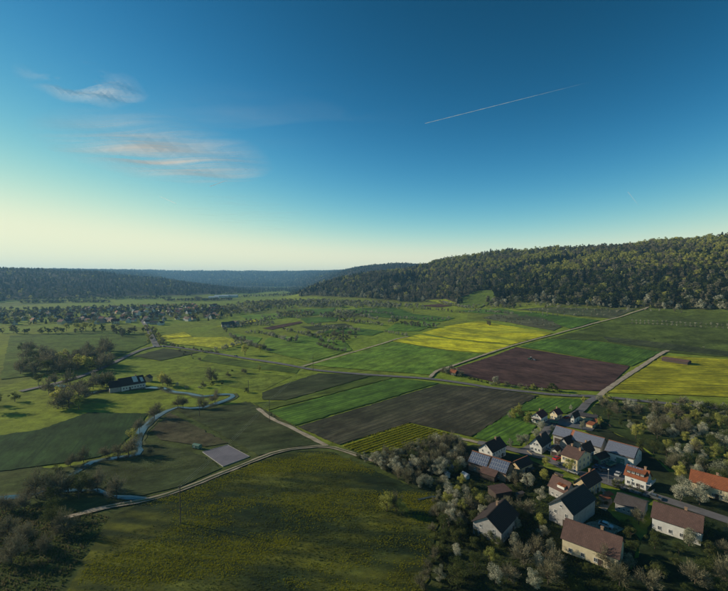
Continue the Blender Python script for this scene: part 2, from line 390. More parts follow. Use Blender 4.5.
def dirang(a, b):
    A = at(*a); B = at(*b); return math.atan2(B.y - A.y, B.x - A.x)
MEAD0 = [(462,297),(478,291.5),(492,290.5),(497,300),(480,308),(455,306)]
G1 = field_mat('fresh_grass', (.10,.15,.024), (.065,.105,.018), (.12,.14,.028), .5, dirang((300,390),(400,372)), 6, (.045,.07,.02), .35, stretch=4)
GB = field_mat('young_cereal', (.105,.20,.028), (.07,.14,.022), (.06,.11,.02), .6, dirang((293,426),(440,383)), 3.2, (.035,.07,.022), .6, 14, stretch=2.6)
# fields
tx = dirang((391,341),(487,353)); 
rape = field_mat('rapeseed_bloom', (.74,.68,.02), (.44,.45,.025), (.15,.20,.03), .75, tx, 9, (.16,.19,.03), .35, fine=.5, stretch=3, contrast=(.36,.6), bh=.6, big=.03)
rape2 = field_mat('rapeseed_rows', (.42,.42,.025), (.16,.19,.025), (.09,.12,.02), .5, dirang((361,454),(430,430)), 4.6, (.025,.045,.018), .95, fine=.8, stretch=3, bh=.6)
rape3 = field_mat('rapeseed_sparse', (.030,.048,.018), (.014,.026,.014), (.13,.135,.02), .95, dirang((140,500),(260,512)), 7, (.018,.03,.015), .75, fine=1.1, stretch=2, bh=.6, big=.035)  # sparse crop; vignette darkening is also mixed into its colours
rape4 = field_mat('rapeseed_right', (.40,.37,.02), (.19,.20,.022), (.24,.24,.02), .5, dirang((607,392),(672,393)), 7, (.09,.12,.02), .55, fine=.8, stretch=3, bh=.6)
soil = field_mat('ploughed_soil', (.098,.055,.046), (.062,.036,.033), (.11,.066,.052), .5, dirang((456,366),(604,392)), 5, (.045,.032,.036), .4, stretch=2.4)
soil2 = field_mat('sprouting_soil', (.086,.080,.050), (.058,.054,.038), (.062,.078,.034), .6, dirang((296,427),(440,384)), 4.0, (.032,.034,.026), .65, 16, stretch=2.6)
olive = field_mat('olive_stubble', (.058,.075,.030), (.042,.054,.024), (.07,.07,.038), .6, dirang((262,396),(372,376)), 4, (.03,.042,.02), .45, stretch=4)
cereal2 = field_mat('dark_cereal', (.032,.068,.020), (.022,.048,.016), (.042,.072,.022), .5, dirang((70,460),(100,418)), 5, (.022,.045,.018), .4, 16, stretch=2.6)  # dark green crop, darkened further to carry the vignette in its colour
cereal3 = field_mat('broad_cereal', (.135,.25,.032), (.10,.19,.026), (.17,.24,.03), .6, dirang((310,366),(392,342)), 8, (.05,.09,.026), .3, 20, stretch=2.6)
dry = field_mat('dry_meadow', (.068,.078,.032), (.05,.058,.027), (.085,.068,.042), .7, 0, 0, fine=.9)
drygreen = field_mat('grazed_meadow', (.062,.082,.030), (.042,.058,.024), (.075,.075,.034), .6, 0.4, 7, (.035,.048,.02), .3, fine=1.0, stretch=2)
vine = field_mat('orchard_grass', (.085,.105,.042), (.055,.07,.034), (.12,.115,.075), .6, dirang((530,320),(631,318)), 9, (.12,.115,.085), .35, fine=.5, stretch=2)

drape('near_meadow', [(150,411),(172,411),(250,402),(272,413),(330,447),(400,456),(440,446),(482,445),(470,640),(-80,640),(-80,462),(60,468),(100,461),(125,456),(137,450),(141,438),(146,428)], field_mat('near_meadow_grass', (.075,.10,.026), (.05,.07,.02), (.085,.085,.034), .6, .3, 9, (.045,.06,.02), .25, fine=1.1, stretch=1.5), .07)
drape('meadow', [(208,354.5),(300,369.3),(296,374),(200,361)], G1, .12)
drape('cereal_field', [(192,366),(292,376.5),(262,391),(245,390),(180,376)], field_mat('pale_meadow', (.17,.22,.03), (.12,.165,.026), (.11,.13,.03), .5, .2, 12, (.09,.12,.02), .25), .1)
drape('cereal_field', [(233,333.5),(262,338),(256,345),(238,341)], cereal3, .2)
drape('stubble_field', [(300,326.5),(345,323.5),(352,326),(312,330.5)], olive, .2)
drape('meadow', [(318,332),(350,327),(384,331.5),(372,336),(330,333.5)], GB, .2)
drape('cereal_field', [(240,316),(285,313),(292,317),(250,321.5)], cereal3, .3)
drape('meadow', [(300,318.5),(338,317.5),(336,321.5),(306,323.5)], GB, .3)
drape('ploughed_field', [(453,369),(516.5,347.3),(629.6,366.5),(603,391.5),(560,389.5),(520,386),(492,382),(465,376)], soil)
drape('cereal_field', [(519.7,346.5),(547,339),(599,341.5),(661,352.5),(631,366.5)], GB)
drape('meadow', [(549,338.6),(600,324),(649,308.5),(735,310),(735,358),(662,352.5),(599,341)], field_mat('upper_pasture', (.11,.15,.03), (.075,.105,.024), (.055,.07,.022), .7, 0, 9, (.07,.09,.02), .2, fine=.5))
drape('dark_strip', [(603,337),(640,340.5),(728,352),(728,357),(672,350.5),(640,346.5),(608,342)], olive, .4)
drape('rapeseed_field', [(391,341),(419,334.6),(450,339.5),(510,345.5),(487,353.5),(450,350.5)], rape)
drape('rapeseed_field', [(421,333.3),(452,325.3),(478,321),(553,333.5),(512,344.8),(452,338.6)], rape)
drape('cereal_field', [(310,365.5),(392,342),(450,351.5),(486,354.8),(443,369),(431,375),(370,370.5)], cereal3)
drape('sprouting_field', [(297,427),(440,384.3),(480,388),(538,395.5),(471,437),(450,432.5),(410,423),(339,445)], soil2)
drape('rapeseed_field', [(342,446.3),(410,424.3),(449,433.8),(440,439.5),(400,450),(361,453.5)], rape2)
drape('cereal_field', [(268,412),(395,378.3),(439,383.2),(294,425.8)], GB)
drape('stubble_field', [(262,393),(318,373.5),(372,376),(285,400.5),(262,400)], olive)
drape('meadow', [(285,401.5),(373,376.5),(393,378),(268,410.5),(252,403)], G1)
drape('meadow', [(176,410),(205,411),(246,402),(268,412.5),(290,429),(322,446),(299,446.5),(258,456),(252,452)], drygreen)
drape('dry_meadow', [(170,413),(252,455.5),(228,443.5),(205,447),(160,440),(152,430)], dry)
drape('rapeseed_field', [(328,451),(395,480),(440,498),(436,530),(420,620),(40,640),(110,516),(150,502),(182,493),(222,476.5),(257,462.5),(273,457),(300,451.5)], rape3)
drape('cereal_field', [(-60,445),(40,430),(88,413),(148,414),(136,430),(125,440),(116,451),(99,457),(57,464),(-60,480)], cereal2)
drape('meadow', [(100,506),(140,499),(90,495),(76,478),(95,466),(130,461),(143,456),(145,445),(158,444),(200,455),(222,468.5),(180,487)], drygreen)
drape('stubble_field', [(134,356.5),(164,348.5),(200,352.5),(160,361)], olive)
drape('rapeseed_field', [(160,336.5),(185,332.5),(193,337.4),(225,337.4),(247,343),(222,349.5),(197,346),(172,344)], field_mat('rapeseed_far', (.52,.50,.03), (.28,.31,.03), (.16,.20,.03), .4, .2, 14, (.10,.15,.02), .4, fine=.2))
drape('rapeseed_field', [(161,336.2),(184,332.4),(192,337.2),(168,339)], rape, .5)
drape('rapeseed_field', [(216,327.2),(257,319.2),(259,321.5),(227,326.6)], rape, .5)
drape('ploughed_field', [(262,328.5),(300,321.5),(303,323),(272,330)], soil)
drape('ploughed_field', [(418,305.8),(440,304.2),(452,306),(440,307.5)], soil, .4)
drape('rapeseed_field', [(424,300.5),(446,299.5),(456,303.2),(440,303.6)], field_mat('rapeseed_pale', (.28,.30,.025), (.16,.22,.02), None, 0, fine=.3), .4)
drape('cereal_field', [(345,310),(395,308),(420,315),(455,318),(440,322),(392,318.5),(360,316)], GB)
drape('cereal_field', [(395,324),(425,321),(440,323.5),(418,331.5),(385,331)], cereal3)
drape('cereal_field', [(268,338),(312,336),(345,342),(352,350),(312,362),(288,357),(258,350)], cereal3)
drape('cereal_field', [(285,310),(335,308),(330,314),(298,316)], GB)
drape('orchard_meadow', [(482,318),(505,313),(551,319),(562,327),(553,331)], vine)
drape('orchard_meadow', [(515,310),(560,307.5),(636,309.5),(612,318.5),(575,316)], vine)
drape('meadow', MEAD0, G1, .6)
drape('cereal_field', [(455,311),(500,308.5),(520,312),(600,320.5),(570,329),(540,318),(500,315)], GB)
drape('cereal_field', [(506,413),(538,398),(588,399.5),(580,407),(566,414),(546,413),(530,411)], GB)
drape('cereal_field', [(472,438),(508,414),(530,413),(538,424),(520,446),(500,445)], GB)
drape('rapeseed_field', [(607,393),(630,377),(662,356),(740,360),(740,398),(672,395),(640,394)], rape4)
drape('meadow', [(600,401),(660,405.5),(735,412),(735,450),(670,470),(640,445),(612,432),(598,424),(590,410)], field_mat('orchard_pasture', (.055,.085,.022), (.032,.052,.018), (.035,.04,.022), .6, 0, 8, (.04,.055,.015), .4, fine=.6))
drape('cereal_field', [(10,336),(57,333),(110,331),(146,333),(150,343),(120,356),(96,366),(57,373),(0,380)], field_mat('valley_grass', (.10,.155,.024), (.07,.115,.02), (.095,.12,.024), .5, .3, 8, (.06,.09,.016), .25, fine=.5))
LAWN = field_mat('lawn_painted_shade', (.035,.052,.018), (.02,.03,.014), (.04,.036,.024), .6, fine=.8)  # shade of the surrounding trees is painted into this lawn colour
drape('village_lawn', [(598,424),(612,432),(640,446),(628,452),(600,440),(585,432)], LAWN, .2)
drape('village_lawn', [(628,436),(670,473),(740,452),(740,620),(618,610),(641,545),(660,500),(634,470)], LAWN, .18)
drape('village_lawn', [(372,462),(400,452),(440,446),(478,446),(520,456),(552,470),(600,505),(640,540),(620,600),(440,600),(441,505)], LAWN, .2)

# roads, tracks, water
ribbon('country_road', [(20,392),(68.7,380.5),(99.6,369.5),(118.8,360.6),(139.4,351),(157,346.8),(172,347.3),(211,353),(257,360.5),(313,370),(360,374.5),(426,379),(464,383.8),(489,388),(530,392.6),(560,395.5),(598,397),(637,401),(671,404.3),(740,411)], 5.4, M['asphalt'], .34)
ribbon('town_road', [(157,347.5),(152,338),(149,331),(145,325),(141,319.5)], 7, M['asphalt'], .36)
ribbon('village_street', [(598,397.6),(589,402),(582,409.5),(573,416),(560,421),(549,428),(540,440),(528,450),(519,452)], 4.8, M['asphalt'], .36)
ribbon('village_street', [(478,443.5),(500,447),(519,452),(545,459),(567,470),(590,477),(610,484),(640,493),(672,503),(735,524)], 5.0, M['asphalt'], .40)
ribbon('farm_track', [(60,520),(106,508),(150.4,500),(180.6,490.5),(222,474),(257,460),(272,454.3),(299.5,448.7),(327,447.3),(357,455.5),(372,461),(395,458),(420,450),(436,444.5),(450,440),(462,439.5),(478,443.5)], 2.7, M['gravel'], .32, .35)
ribbon('track_grass_strip', [(106,508),(150.4,500),(180.6,490.5),(222,474),(257,460),(272,454.3),(299.5,448.7),(327,447.3),(357,455.5)], .75, M['bank'], .42, .15)
ribbon('farm_track', [(327,446.5),(291,428),(272,419.5),(258,409)], 2.6, M['gravel'], .34, .3)
ribbon('farm_track', [(302,367),(348,354),(393,340.6),(408,337)], 3.0, M['gravel'], .40, .3)
ribbon('farm_track', [(430,378),(437,371.5),(452,366.5),(487,354.3),(523,343),(564,332),(599,322.5),(649,307.2)], 3.0, M['gravel'], .38, .3)
ribbon('farm_track', [(600,396),(606,391),(626,377),(643,366),(661,354.3),(668,351)], 4.0, M['gravel'], .38, .3)
RIV = [(163,388.6),(172,392),(189,394),(202,396.8),(219,395.2),(232,395),(233.5,397),(222,402),(203,408),(190,409),(178,408),(168,411),(158.6,415.7),(147.7,425),(140.8,432),(137.5,442),(139.4,451),(136,455),(128,457),(106,459.9),(92.7,462.6),(77.6,472),(66,480),(52,489),(20,497),(-40,503)]
ribbon('river_bank', RIV, 7, M['bank'], .16, .8)
ribbon('river', RIV, 4.5, M['water'], .30, .5, widths=[3.4,3.6,3.2,3,3.4,3.6,3.2,3.6,4.2,4.6,2.6,3.6,2.6,2.6,3,3])
RIV2 = [(163,388.6),(150,388.2),(128,389.5),(104,391),(86,395),(80,398),(78,392),(72,388),(60,386),(50,385)]
ribbon('river_bank', RIV2, 8, M['bank'], .16, .6); ribbon('river', RIV2, 5, M['water'], .30, .5)
ribbon('ditch_water', [(57,490.5),(68,491),(80,491.5),(98,490.5),(112,497),(128.4,498.3),(146,499)], 3.0, M['water'], .30, .5, widths=[2.2,2.2,1.2,2.4,.8,2.2,1.6])
ribbon('ditch_water', [(418,501),(432,497.5),(447,499)], 1.0, M['water'], .42, .4)
drape('yard_paving', [(595,465),(606,460),(622,463),(633,470),(622,483),(608,481),(592,474)], M['paving'], .36, 0)
drape('gravel_yard', [(573,478),(590,483),(604,490),(612,500),(606,512),(594,506),(603,493)], M['gravel'], .3, 0)
drape('gravel_yard', [(512,466),(524,460),(533,468),(524,478)], M['gravel'], .3, 0)
drape('gravel_yard', [(575,528),(600,520),(625,530),(600,545)], M['gravel'], .3, 0)
drape('yard_paving', [(540,421),(566,417),(598,425),(592,432),(560,426),(548,430)], M['paving'], .34, 0)
drape('yard_paving', [(545,448),(560,443),(566,456),(556,461)], M['paving'], .34, 0)

# ------------------------------------------------------------------ trees
def rdir(r):
    while True:
        v = Vector((r.uniform(-1,1), r.uniform(-1,1), r.uniform(-1,1)))
        if .05 < v.length < 1: return v.normalized()
def crown_mesh(name, kind, nleaf, ls, seed, mat):
    """crown of a tree 10 m tall standing at the origin"""
    r = random.Random(seed); vs = []; fs = []
    def leaf(p, nrm, s, el=1.0, up=None):
        u = nrm.orthogonal().normalized(); v = nrm.cross(u); a = r.uniform(0, 6.28)
        if up is not None:
            u = up.normalized(); v = nrm.cross(u)
            if v.length < .05: v = u.orthogonal()
            v.normalize()
        else: u, v = u * math.cos(a) + v * math.sin(a), v * math.cos(a) - u * math.sin(a)
        k = len(vs); w_ = s * r.uniform(.35, .6); l = s * el
        vs.extend([p - u * l * .5, p + v * w_ * .5 + nrm * s * .12, p + u * l * .5, p - v * w_ * .5 + nrm * s * .12]); fs.append((k, k + 1, k + 2, k + 3))
    if kind == 'conifer':
        for i in range(nleaf):
            t = r.random() ** .7; z = 1 + 9 * (1 - t); rad = 2.7 * (t ** .8) * (.75 + .25 * math.sin(z * 5)) * r.uniform(.55, 1.05); a = r.uniform(0, 6.28)
            o = Vector((math.cos(a), math.sin(a), 0)); leaf(Vector((o.x * rad, o.y * rad, z - rad * .25)), (o + Vector((0, 0, .8))).normalized(), ls * r.uniform(.7, 1.3), 1.6, o + Vector((0, 0, -.35)))
    else:
        sh = {'round': (5.5, 3.7, 4.5), 'tall': (5.6, 2.0, 4.4), 'poplar': (5.4, 1.1, 4.6), 'bush': (4.4, 6.4, 5.2), 'spread': (5.3, 4.6, 4.5), 'willow': (5.2, 5.2, 4.2)}[kind]
        cz, rh, rv = sh; nc = 18 if nleaf > 900 else 12
        ecc = (r.uniform(.85, 1.15), r.uniform(.85, 1.15)); cl = []
        for i in range(nc):
            d = rdir(r); q = r.uniform(.35, .82); cr = r.uniform(.24, .42)
            cl.append((Vector((d.x * rh * q * ecc[0], d.y * rh * q * ecc[1], cz + d.z * rv * q)), cr * (rh + rv) / 2 * r.uniform(.8, 1.15)))
        for i in range(nleaf):
            c, cr = cl[r.randrange(nc)]; d = rdir(r); rad = cr * (r.random() ** .4)
            p = c + Vector((d.x, d.y, d.z * .85)) * rad
            if p.z < .25: p.z = .25 + r.random() * .4
            nn = (d + rdir(r) * .7 + Vector((0, 0, .25))).normalized()
            leaf(p, nn, ls * r.uniform(.6, 1.4))
    return mesh(name, vs, fs, mat)
def twig_mesh(name, ns, wd, seed, mat, shape=(5.4, 4.2, 4.6)):
    r = random.Random(seed); vs = []; fs = []; cz, rh, rv = shape
    roots = []
    for i in range(16):
        d = rdir(r); d.z = abs(d.z) * .9 + .02; d.normalize(); roots.append((Vector((0, 0, r.uniform(1.0, 4.0))), d))
    for i in range(ns):
        o, d = roots[r.randrange(16)]; t = r.uniform(.25, 1.0); L = 5.6 * t
        base = o + Vector((d.x * rh / 5.6, d.y * rh / 5.6, d.z * rv / 4)) * L * 1.05 + rdir(r) * (.35 + t * .9)
        dd = (d + rdir(r) * .8 + Vector((0, 0, .35))).normalized(); l = r.uniform(.7, 1.7); nn = rdir(r); sd = dd.cross(nn)
        if sd.length < .1: continue
        sd.normalize(); w_ = wd * r.uniform(.6, 1.3); k = len(vs)
        vs.extend([base - sd * w_, base + sd * w_, base + dd * l + sd * w_ * .2 + nn * .1]); fs.append((k, k + 1, k + 2))
    return mesh(name, vs, fs, mat)
def trunk_mesh(seed, hi=True, top=5.5, rad=.26):
    r = random.Random(seed); b = MB(); p = Vector((0, 0, -.3)); q = Vector((r.uniform(-.2, .2), r.uniform(-.2, .2), top * .4)); n = 6 if hi else 4
    b.tube(p, q, rad, rad * .75, n, False); e = q + Vector((r.uniform(-.4, .4), r.uniform(-.4, .4), top * .6)); b.tube(q, e, rad * .75, rad * .25, n, False)
    for i in range(6 if hi else 3):
        a = i * 1.05 + r.random(); st = q.lerp(e, r.uniform(0, .6)); d = Vector((math.cos(a), math.sin(a), r.uniform(.5, 1.1)))
        m_ = st + d * r.uniform(1.0, 1.5); b.tube(st, m_, rad * .42, rad * .25, 4, False); b.tube(m_, m_ + (d + rdir(r) * .4) * 1.2, rad * .25, rad * .08, 3, False)
    return b.me('trunk', M['bark'])
LEAF = {'blossoming_tree': 'blossom', 'budding_tree': 'budding', 'green_tree': 'green', 'bare_tree': 'twig', 'conifer': 'needle', 'bush': 'green', 'willow': 'budding', 'poplar': 'twig', 'blossoming_bush': 'blossom', 'fruit_tree': 'blossom', 'thorn_shrub': 'twig'}
SHAPE = {'blossoming_tree': 'round', 'budding_tree': 'round', 'green_tree': 'spread', 'conifer': 'conifer', 'bush': 'bush', 'willow': 'willow', 'poplar': 'poplar', 'blossoming_bush': 'bush'}
LODS = {'hi': (3400, .34), 'mid': (1100, .62), 'low': (420, 1.05)}
PROTO = {}
def proto(kind, lod):
    k = (kind, lod)
    if k not in PROTO:
        n, ls = LODS[lod]; res = []
        for v in range(3):
            sd = sum(map(ord, kind)) * 7 + v * 31
            if kind in ('bare_tree', 'thorn_shrub') and lod != 'low':
                c = twig_mesh('crown', {'hi': 2600, 'mid': 1100, 'low': 380}[lod], {'hi': .07, 'mid': .15, 'low': .34}[lod], sd, M['twig'])
            elif kind == 'conifer': c = crown_mesh('crown', 'conifer', n, ls * 1.3, sd, M['needle'])
            elif kind == 'bush' : c = crown_mesh('crown', 'bush', n, ls * 1.5, sd, M['green'])
            elif kind == 'blossoming_bush' : c = crown_mesh('crown', 'bush', n, ls * 1.5, sd, M['blossom'])
            else: c = crown_mesh('crown', SHAPE.get(kind, 'round'), n, ls, sd, M[LEAF[kind]])
            t = trunk_mesh(sd + 3, lod == 'hi', 7.5 if kind == 'conifer' else (2.5 if 'bush' in kind else 5.5))
            res.append((t, c))
        PROTO[k] = res
    return PROTO[k]
NT = 0
def tree(kind, pos, h, label=None, group=None, lod=None, wide=1.0):
    global NT; NT += 1
    d = math.hypot(pos[0], pos[1])
    lod = lod or ('hi' if d < 300 else 'mid' if d < 640 else 'low')
    t, c = proto(kind, lod)[rnd.randrange(3)]
    s = h / 10.0; q = s * wide * rnd.uniform(.85, 1.15)
    e = empty(kind, (pos[0], pos[1], Tz(pos[0], pos[1])), rnd.uniform(0, 6.28), (q, q * rnd.uniform(.85, 1.15), s))
    linkmesh('trunk', t, e); linkmesh('crown', c, e)
    nice = kind.replace('_', ' ')
    tag(e, label or nice, 'bush' if 'bush' in kind or 'shrub' in kind else 'tree', group); return e
def pick(mix):
    x = rnd.random() * sum(m[1] for m in mix)
    for k, w_ in mix:
        x -= w_
        if x <= 0: return k
    return mix[-1][0]
WORD = {'blossoming_tree': 'pale blossoming tree', 'budding_tree': 'yellow green budding tree', 'green_tree': 'dark green leafy tree', 'bare_tree': 'bare brown leafless tree', 'conifer': 'dark green conifer', 'bush': 'low dark green bush', 'willow': 'broad yellow green willow', 'poplar': 'slim bare poplar', 'blossoming_bush': 'low pale blossoming bush', 'fruit_tree': 'small pale fruit tree', 'thorn_shrub': 'leafless brown thorn shrub'}
def row(pix, spacing, mix, h, where, jit=1.5, wide=1.0):
    """a row of trees along a pixel polyline; where = phrase for label and group"""
    pts = smooth_line([at(*p) for p in pix], spacing)
    for p in pts:
        k = pick(mix); hh = rnd.uniform(*h) * (.6 if 'bush' in k else 1)
        jj = jit if spacing < 6.6 else 4.5; tree(k, (p.x + rnd.uniform(-jj, jj), p.y + rnd.uniform(-jj, jj)), hh * rnd.uniform(.8, 1.15), WORD[k] + ' ' + where, WORD[k] + 's ' + where, wide=wide)
def patch(poly, n, mix, h, where, mind=4, wide=1.0):
    P = [at(*p) for p in poly]; W = [(p.x, p.y) for p in P]; xs = [p[0] for p in W]; ys = [p[1] for p in W]; got = []; tries = 0
    while len(got) < n and tries < n * 60:
        tries += 1; q = (rnd.uniform(min(xs), max(xs)), rnd.uniform(min(ys), max(ys)))
        if in_poly(q, W) and all((q[0] - g[0]) ** 2 + (q[1] - g[1]) ** 2 > mind * mind for g in got): got.append(q)
    for q in got:
        k = pick(mix); tree(k, q, rnd.uniform(*h) * (.6 if 'bush' in k else 1), WORD[k] + ' ' + where, WORD[k] + 's ' + where, wide=wide)
def one(kind, px, py, h, label, wide=1.0, lod=None):
    p = at(px, py); return tree(kind, (p.x, p.y), h, label, None, lod, wide)
BL, BU, GR, BA, CO, BS, BB = 'blossoming_tree', 'budding_tree', 'green_tree', 'bare_tree', 'conifer', 'bush', 'blossoming_bush'

# river trees (photo: left half)
one(BA, 154.5, 418.5, 9.5, 'bare tree leaning over the river bend beside the dark green field')
one(BA, 139.5, 431.5, 7, 'small bare tree where the river turns south at the field corner')
one('willow', 131, 445, 9.5, 'broad budding willow hanging over the narrow river pool', .8)
one(BA, 129, 456, 9, 'bushy bare tree below the willow on the river bank', 1.0)
one(BA, 118, 457, 6.5, 'small bare tree left of the willow by the water')
one(BA, 151, 455, 4, 'lone small bare shrub tree on the meadow right of the river pool')
one(BA, 178, 407.5, 7.5, 'left one of two bare trees on the near river bank'); one(BA, 183, 407.5, 7, 'right one of two bare trees on the near river bank')
one(BA, 203, 408.5, 8, 'bare tree on the near bank close to the tall pole'); one(BA, 215, 402.5, 8.5, 'bare tree standing inside the sharp river bend')
one(BU, 245, 355.5, 14, 'large round budding tree beside the country road', .95); one(BU, 260.5, 352.5, 9, 'smaller budding tree right of the large round one', .6)
one(BA, 211.5, 380.5, 11, 'round bare tree on the meadow right of the farm'); one(BS, 247, 392.5, 4, 'dark bush beside the wooden pole above the river')
row([(222,379.5),(232,377),(246,374.5),(262,372.5)], 13, [(BA,1),(BU,.5)], (5,7), 'in the row on the meadow below the road')
row([(180,388),(190,388.5),(200,387)], 9, [(BB,2),(BS,1),(BL,1)], (4,5.5), 'on the far river bank near the farm')
row([(205,387),(222,384)], 6, [(BS,1),(BA,1)], (4,5), 'in the short hedge above the river')
# farm at left
row([(102,385),(110,388.5)], 5, [(BA,1),(GR,1)], (9,12), 'at the left end of the long farmhouse'); row([(152,384),(165,386.5)], 7, [(BA,1),(BU,.7)], (9,12), 'right of the farm beside the river')
row([(76,391),(92,390),(100,389)], 7, [(BA,2),(GR,1)], (8,12), 'by the weir left of the farm')
patch([(60,398),(88,399),(80,410),(57,413)], 10, [(BA,2),(BU,.6)], (10,14), 'on the lower left river bank by the farm', 6)
row([(40,385),(57,386),(72,385)], 8, [(BA,2),(GR,1)], (9,12), 'beside the road end at the left')
patch([(50,362),(92,358),(112,366),(100,371),(70,374),(45,374)], 34, [(BA,3),(GR,1),(BU,.5),('poplar',.3)], (11,17), 'in the copse above the country road', 7)
patch([(20,350),(57,352),(57,372),(15,378)], 14, [(BA,3),(GR,1)], (11,16), 'in the copse at the left edge', 8)
row([(88,352),(104,351),(106,358)], 9, [('poplar',1),(BA,1)], (12,17), 'standing on the meadow behind the copse')
row([(66,334),(80,334),(96,333),(112,333.5),(130,335.5)], 10, [(BA,2),(GR,1.2),(BU,.5)], (10,17), 'in the belt before the distant town')
row([(70,331),(86,331),(94,331)], 10, [(BU,2),(GR,1)], (14,20), 'in the taller clump before the distant town'); row([(120,337),(131,334),(144,333)], 9, [(BA,2),(GR,1)], (8,13), 'on the meadow edge left of the town road')
row([(5,333),(30,334),(57,334)], 12, [(BA,2),(GR,1)], (9,14), 'in the belt at the far left meadow')
row([(152,344),(149,335),(146,328)], 14, [(BU,2),(BA,1)], (6,9), 'lining the town road'); row([(161,346),(157,338),(153,330)], 14, [(BU,1),(BA,2)], (6,9), 'on the right side of the town road')
row([(163,344),(185,348.5),(205,352),(218,353.5)], 5, [('thorn_shrub',3),(BS,1)], (3,4.5), 'in the low hedge above the road bend')
# lower left dark bank
row([(57,471),(72,468),(88,461),(103,458)], 6, [(BA,3),(BS,1)], (4.5,7), 'along the lower river bank by the green field')
patch([(40,492),(86,488),(84,499),(60,502),(35,500)], 9, [(GR,2),(BA,2)], (8,11), 'in the dark clump by the ditch', 4)
row([(88,490),(100,489),(110,493),(114,496)], 4.5, [(BA,3),(GR,1)], (5,8), 'beside the ditch pools'); patch([(0,500),(60,505),(70,560),(0,570)], 10, [(GR,1),(BA,2)], (6,9), 'below the ditch at the picture corner', 6)
row([(-10,410),(20,400),(45,395)], 9, [(BA,2),(GR,1)], (9,13), 'beyond the left field corner')
# blossoming thicket (photo: middle bottom)
mixb = [(BL,2.2),(BA,1.6),(GR,.5),(BS,.5)]
row([(357,458),(366,462),(374,464)], 3.2, mixb, (4.5,6), 'at the hedge tip beside the track', .6)
patch([(370,462),(384,459),(410,456),(426,448),(440,446),(458,447),(462,462),(461,478),(440,478),(405,470),(382,472)], 62, mixb, (5.5,8), 'in the thicket beside the small rapeseed field', 3.0)
patch([(384,470),(404,470),(416,482),(430,488),(426,492),(404,484)], 13, [(BL,1.6),(BA,2)], (5,7), 'on the near edge of the thicket', 3)
patch([(440,482),(470,484),(478,500),(492,512),(455,512),(436,497)], 22, [(BL,2),(BU,1),(BA,1),(BS,.8)], (4,6), 'in the garden left of the village', 3.2)
one(BU, 387, 512, 8.5, 'large yellow green tree on the lower edge of the dark field', 1.0); one(BA, 396, 512, 7, 'bare tree beside the large yellow green tree', 1.1); one(BU, 402, 516, 6.5, 'lower green tree right of the bare one', 1)
one(BL, 459, 455, 6.5, 'solitary pale blossoming tree right of the thicket'); one(BS, 452, 457, 5, 'dark bush left of the solitary blossoming tree')
patch([(480,500),(500,505),(495,540),(430,545),(430,515),(455,513)], 16, [(BL,1),(BS,1),(GR,1),(BA,1)], (4,6.5), 'in the garden below the solar barn', 3.5)
# village trees
one(BL, 510, 448, 5.5, 'narrow blossoming tree on the lawn right of the white farmhouse', .8); patch([(516,441),(528,440),(528,446),(518,446)], 4, [(BL,1)], (4,6), 'in the cluster on the village lawn', 2.5)
one(BL, 541, 432, 7, 'greyish blossoming tree above the dark roofed white house'); one(BL, 536, 438, 5.5, 'lower blossoming tree beside the dark roofed white house')
one(BL, 552, 433, 5, 'small blossoming tree at the left end of the long barn')
patch([(507,415),(520,414),(530,418),(528,424),(512,422)], 8, [(BU,2),(BS,1),(BB,1),(GR,1)], (5,7.5), 'beside the chalet with the timber balcony', 3)
one(BU, 519, 416, 9, 'bright green budding tree left of the chalet', .7)
one(BU, 584, 404, 5.5, 'small budding tree at the road junction', .8); one(BL, 571, 411, 4.5, 'tiny blossoming tree in the bright field', .7)
one(BU, 569, 473, 7.5, 'budding tree in front of the cream farmhouse', .9); one(BL, 527, 489, 7.5, 'large greyish blossoming tree between barn and red shed', .95); one(BL, 541, 502, 6, 'blossoming tree left of the big dark roof', .9)
patch([(505,478),(520,478),(522,490),(508,492)], 6, [(BL,2),(BS,1),(BA,1)], (4,6), 'behind the red roofed shed', 3)
one(BL, 582, 430, 6, 'grey blossoming tree between the yard and the red roofs', .9); one(BU, 600, 427, 6, 'budding tree right of the red roofs', .8)
patch([(531,462),(546,464),(546,486),(530,488)], 7, [(BS,2),(BA,1),(BU,.6)], (3.5,5.5), 'in the shady garden left of the brown barn', 3)
patch([(606,482),(618,482),(624,489),(612,489)], 6, [(BS,2),(BB,1)], (2.5,3.5), 'on the verge between street and yard', 1.8)
patch([(628,488),(644,493),(643,497),(626,492)], 7, [(BS,2)], (2.5,3.5), 'along the front of the orange roofed house', 1.8)
patch([(430,512),(520,508),(545,530),(560,590),(440,590)], 44, [(BL,1),(BA,1.2),(GR,1.2),(BU,.6),(BS,1)], (4.5,7.5), 'in the gardens along the lower picture edge', 3.6)
patch([(588,500),(603,494),(612,500),(606,512),(590,512)], 5, [(BS,1),(GR,1)], (2.5,4.5), 'in the dark yard below the tan house', 2.5)
row([(437,503),(435,530),(428,570),(421,612)], 3.0, [('thorn_shrub',2),(BS,1.5),(BA,.6)], (2.6,4.6), 'in the hedge between the sparse rapeseed and the gardens', 1.2)
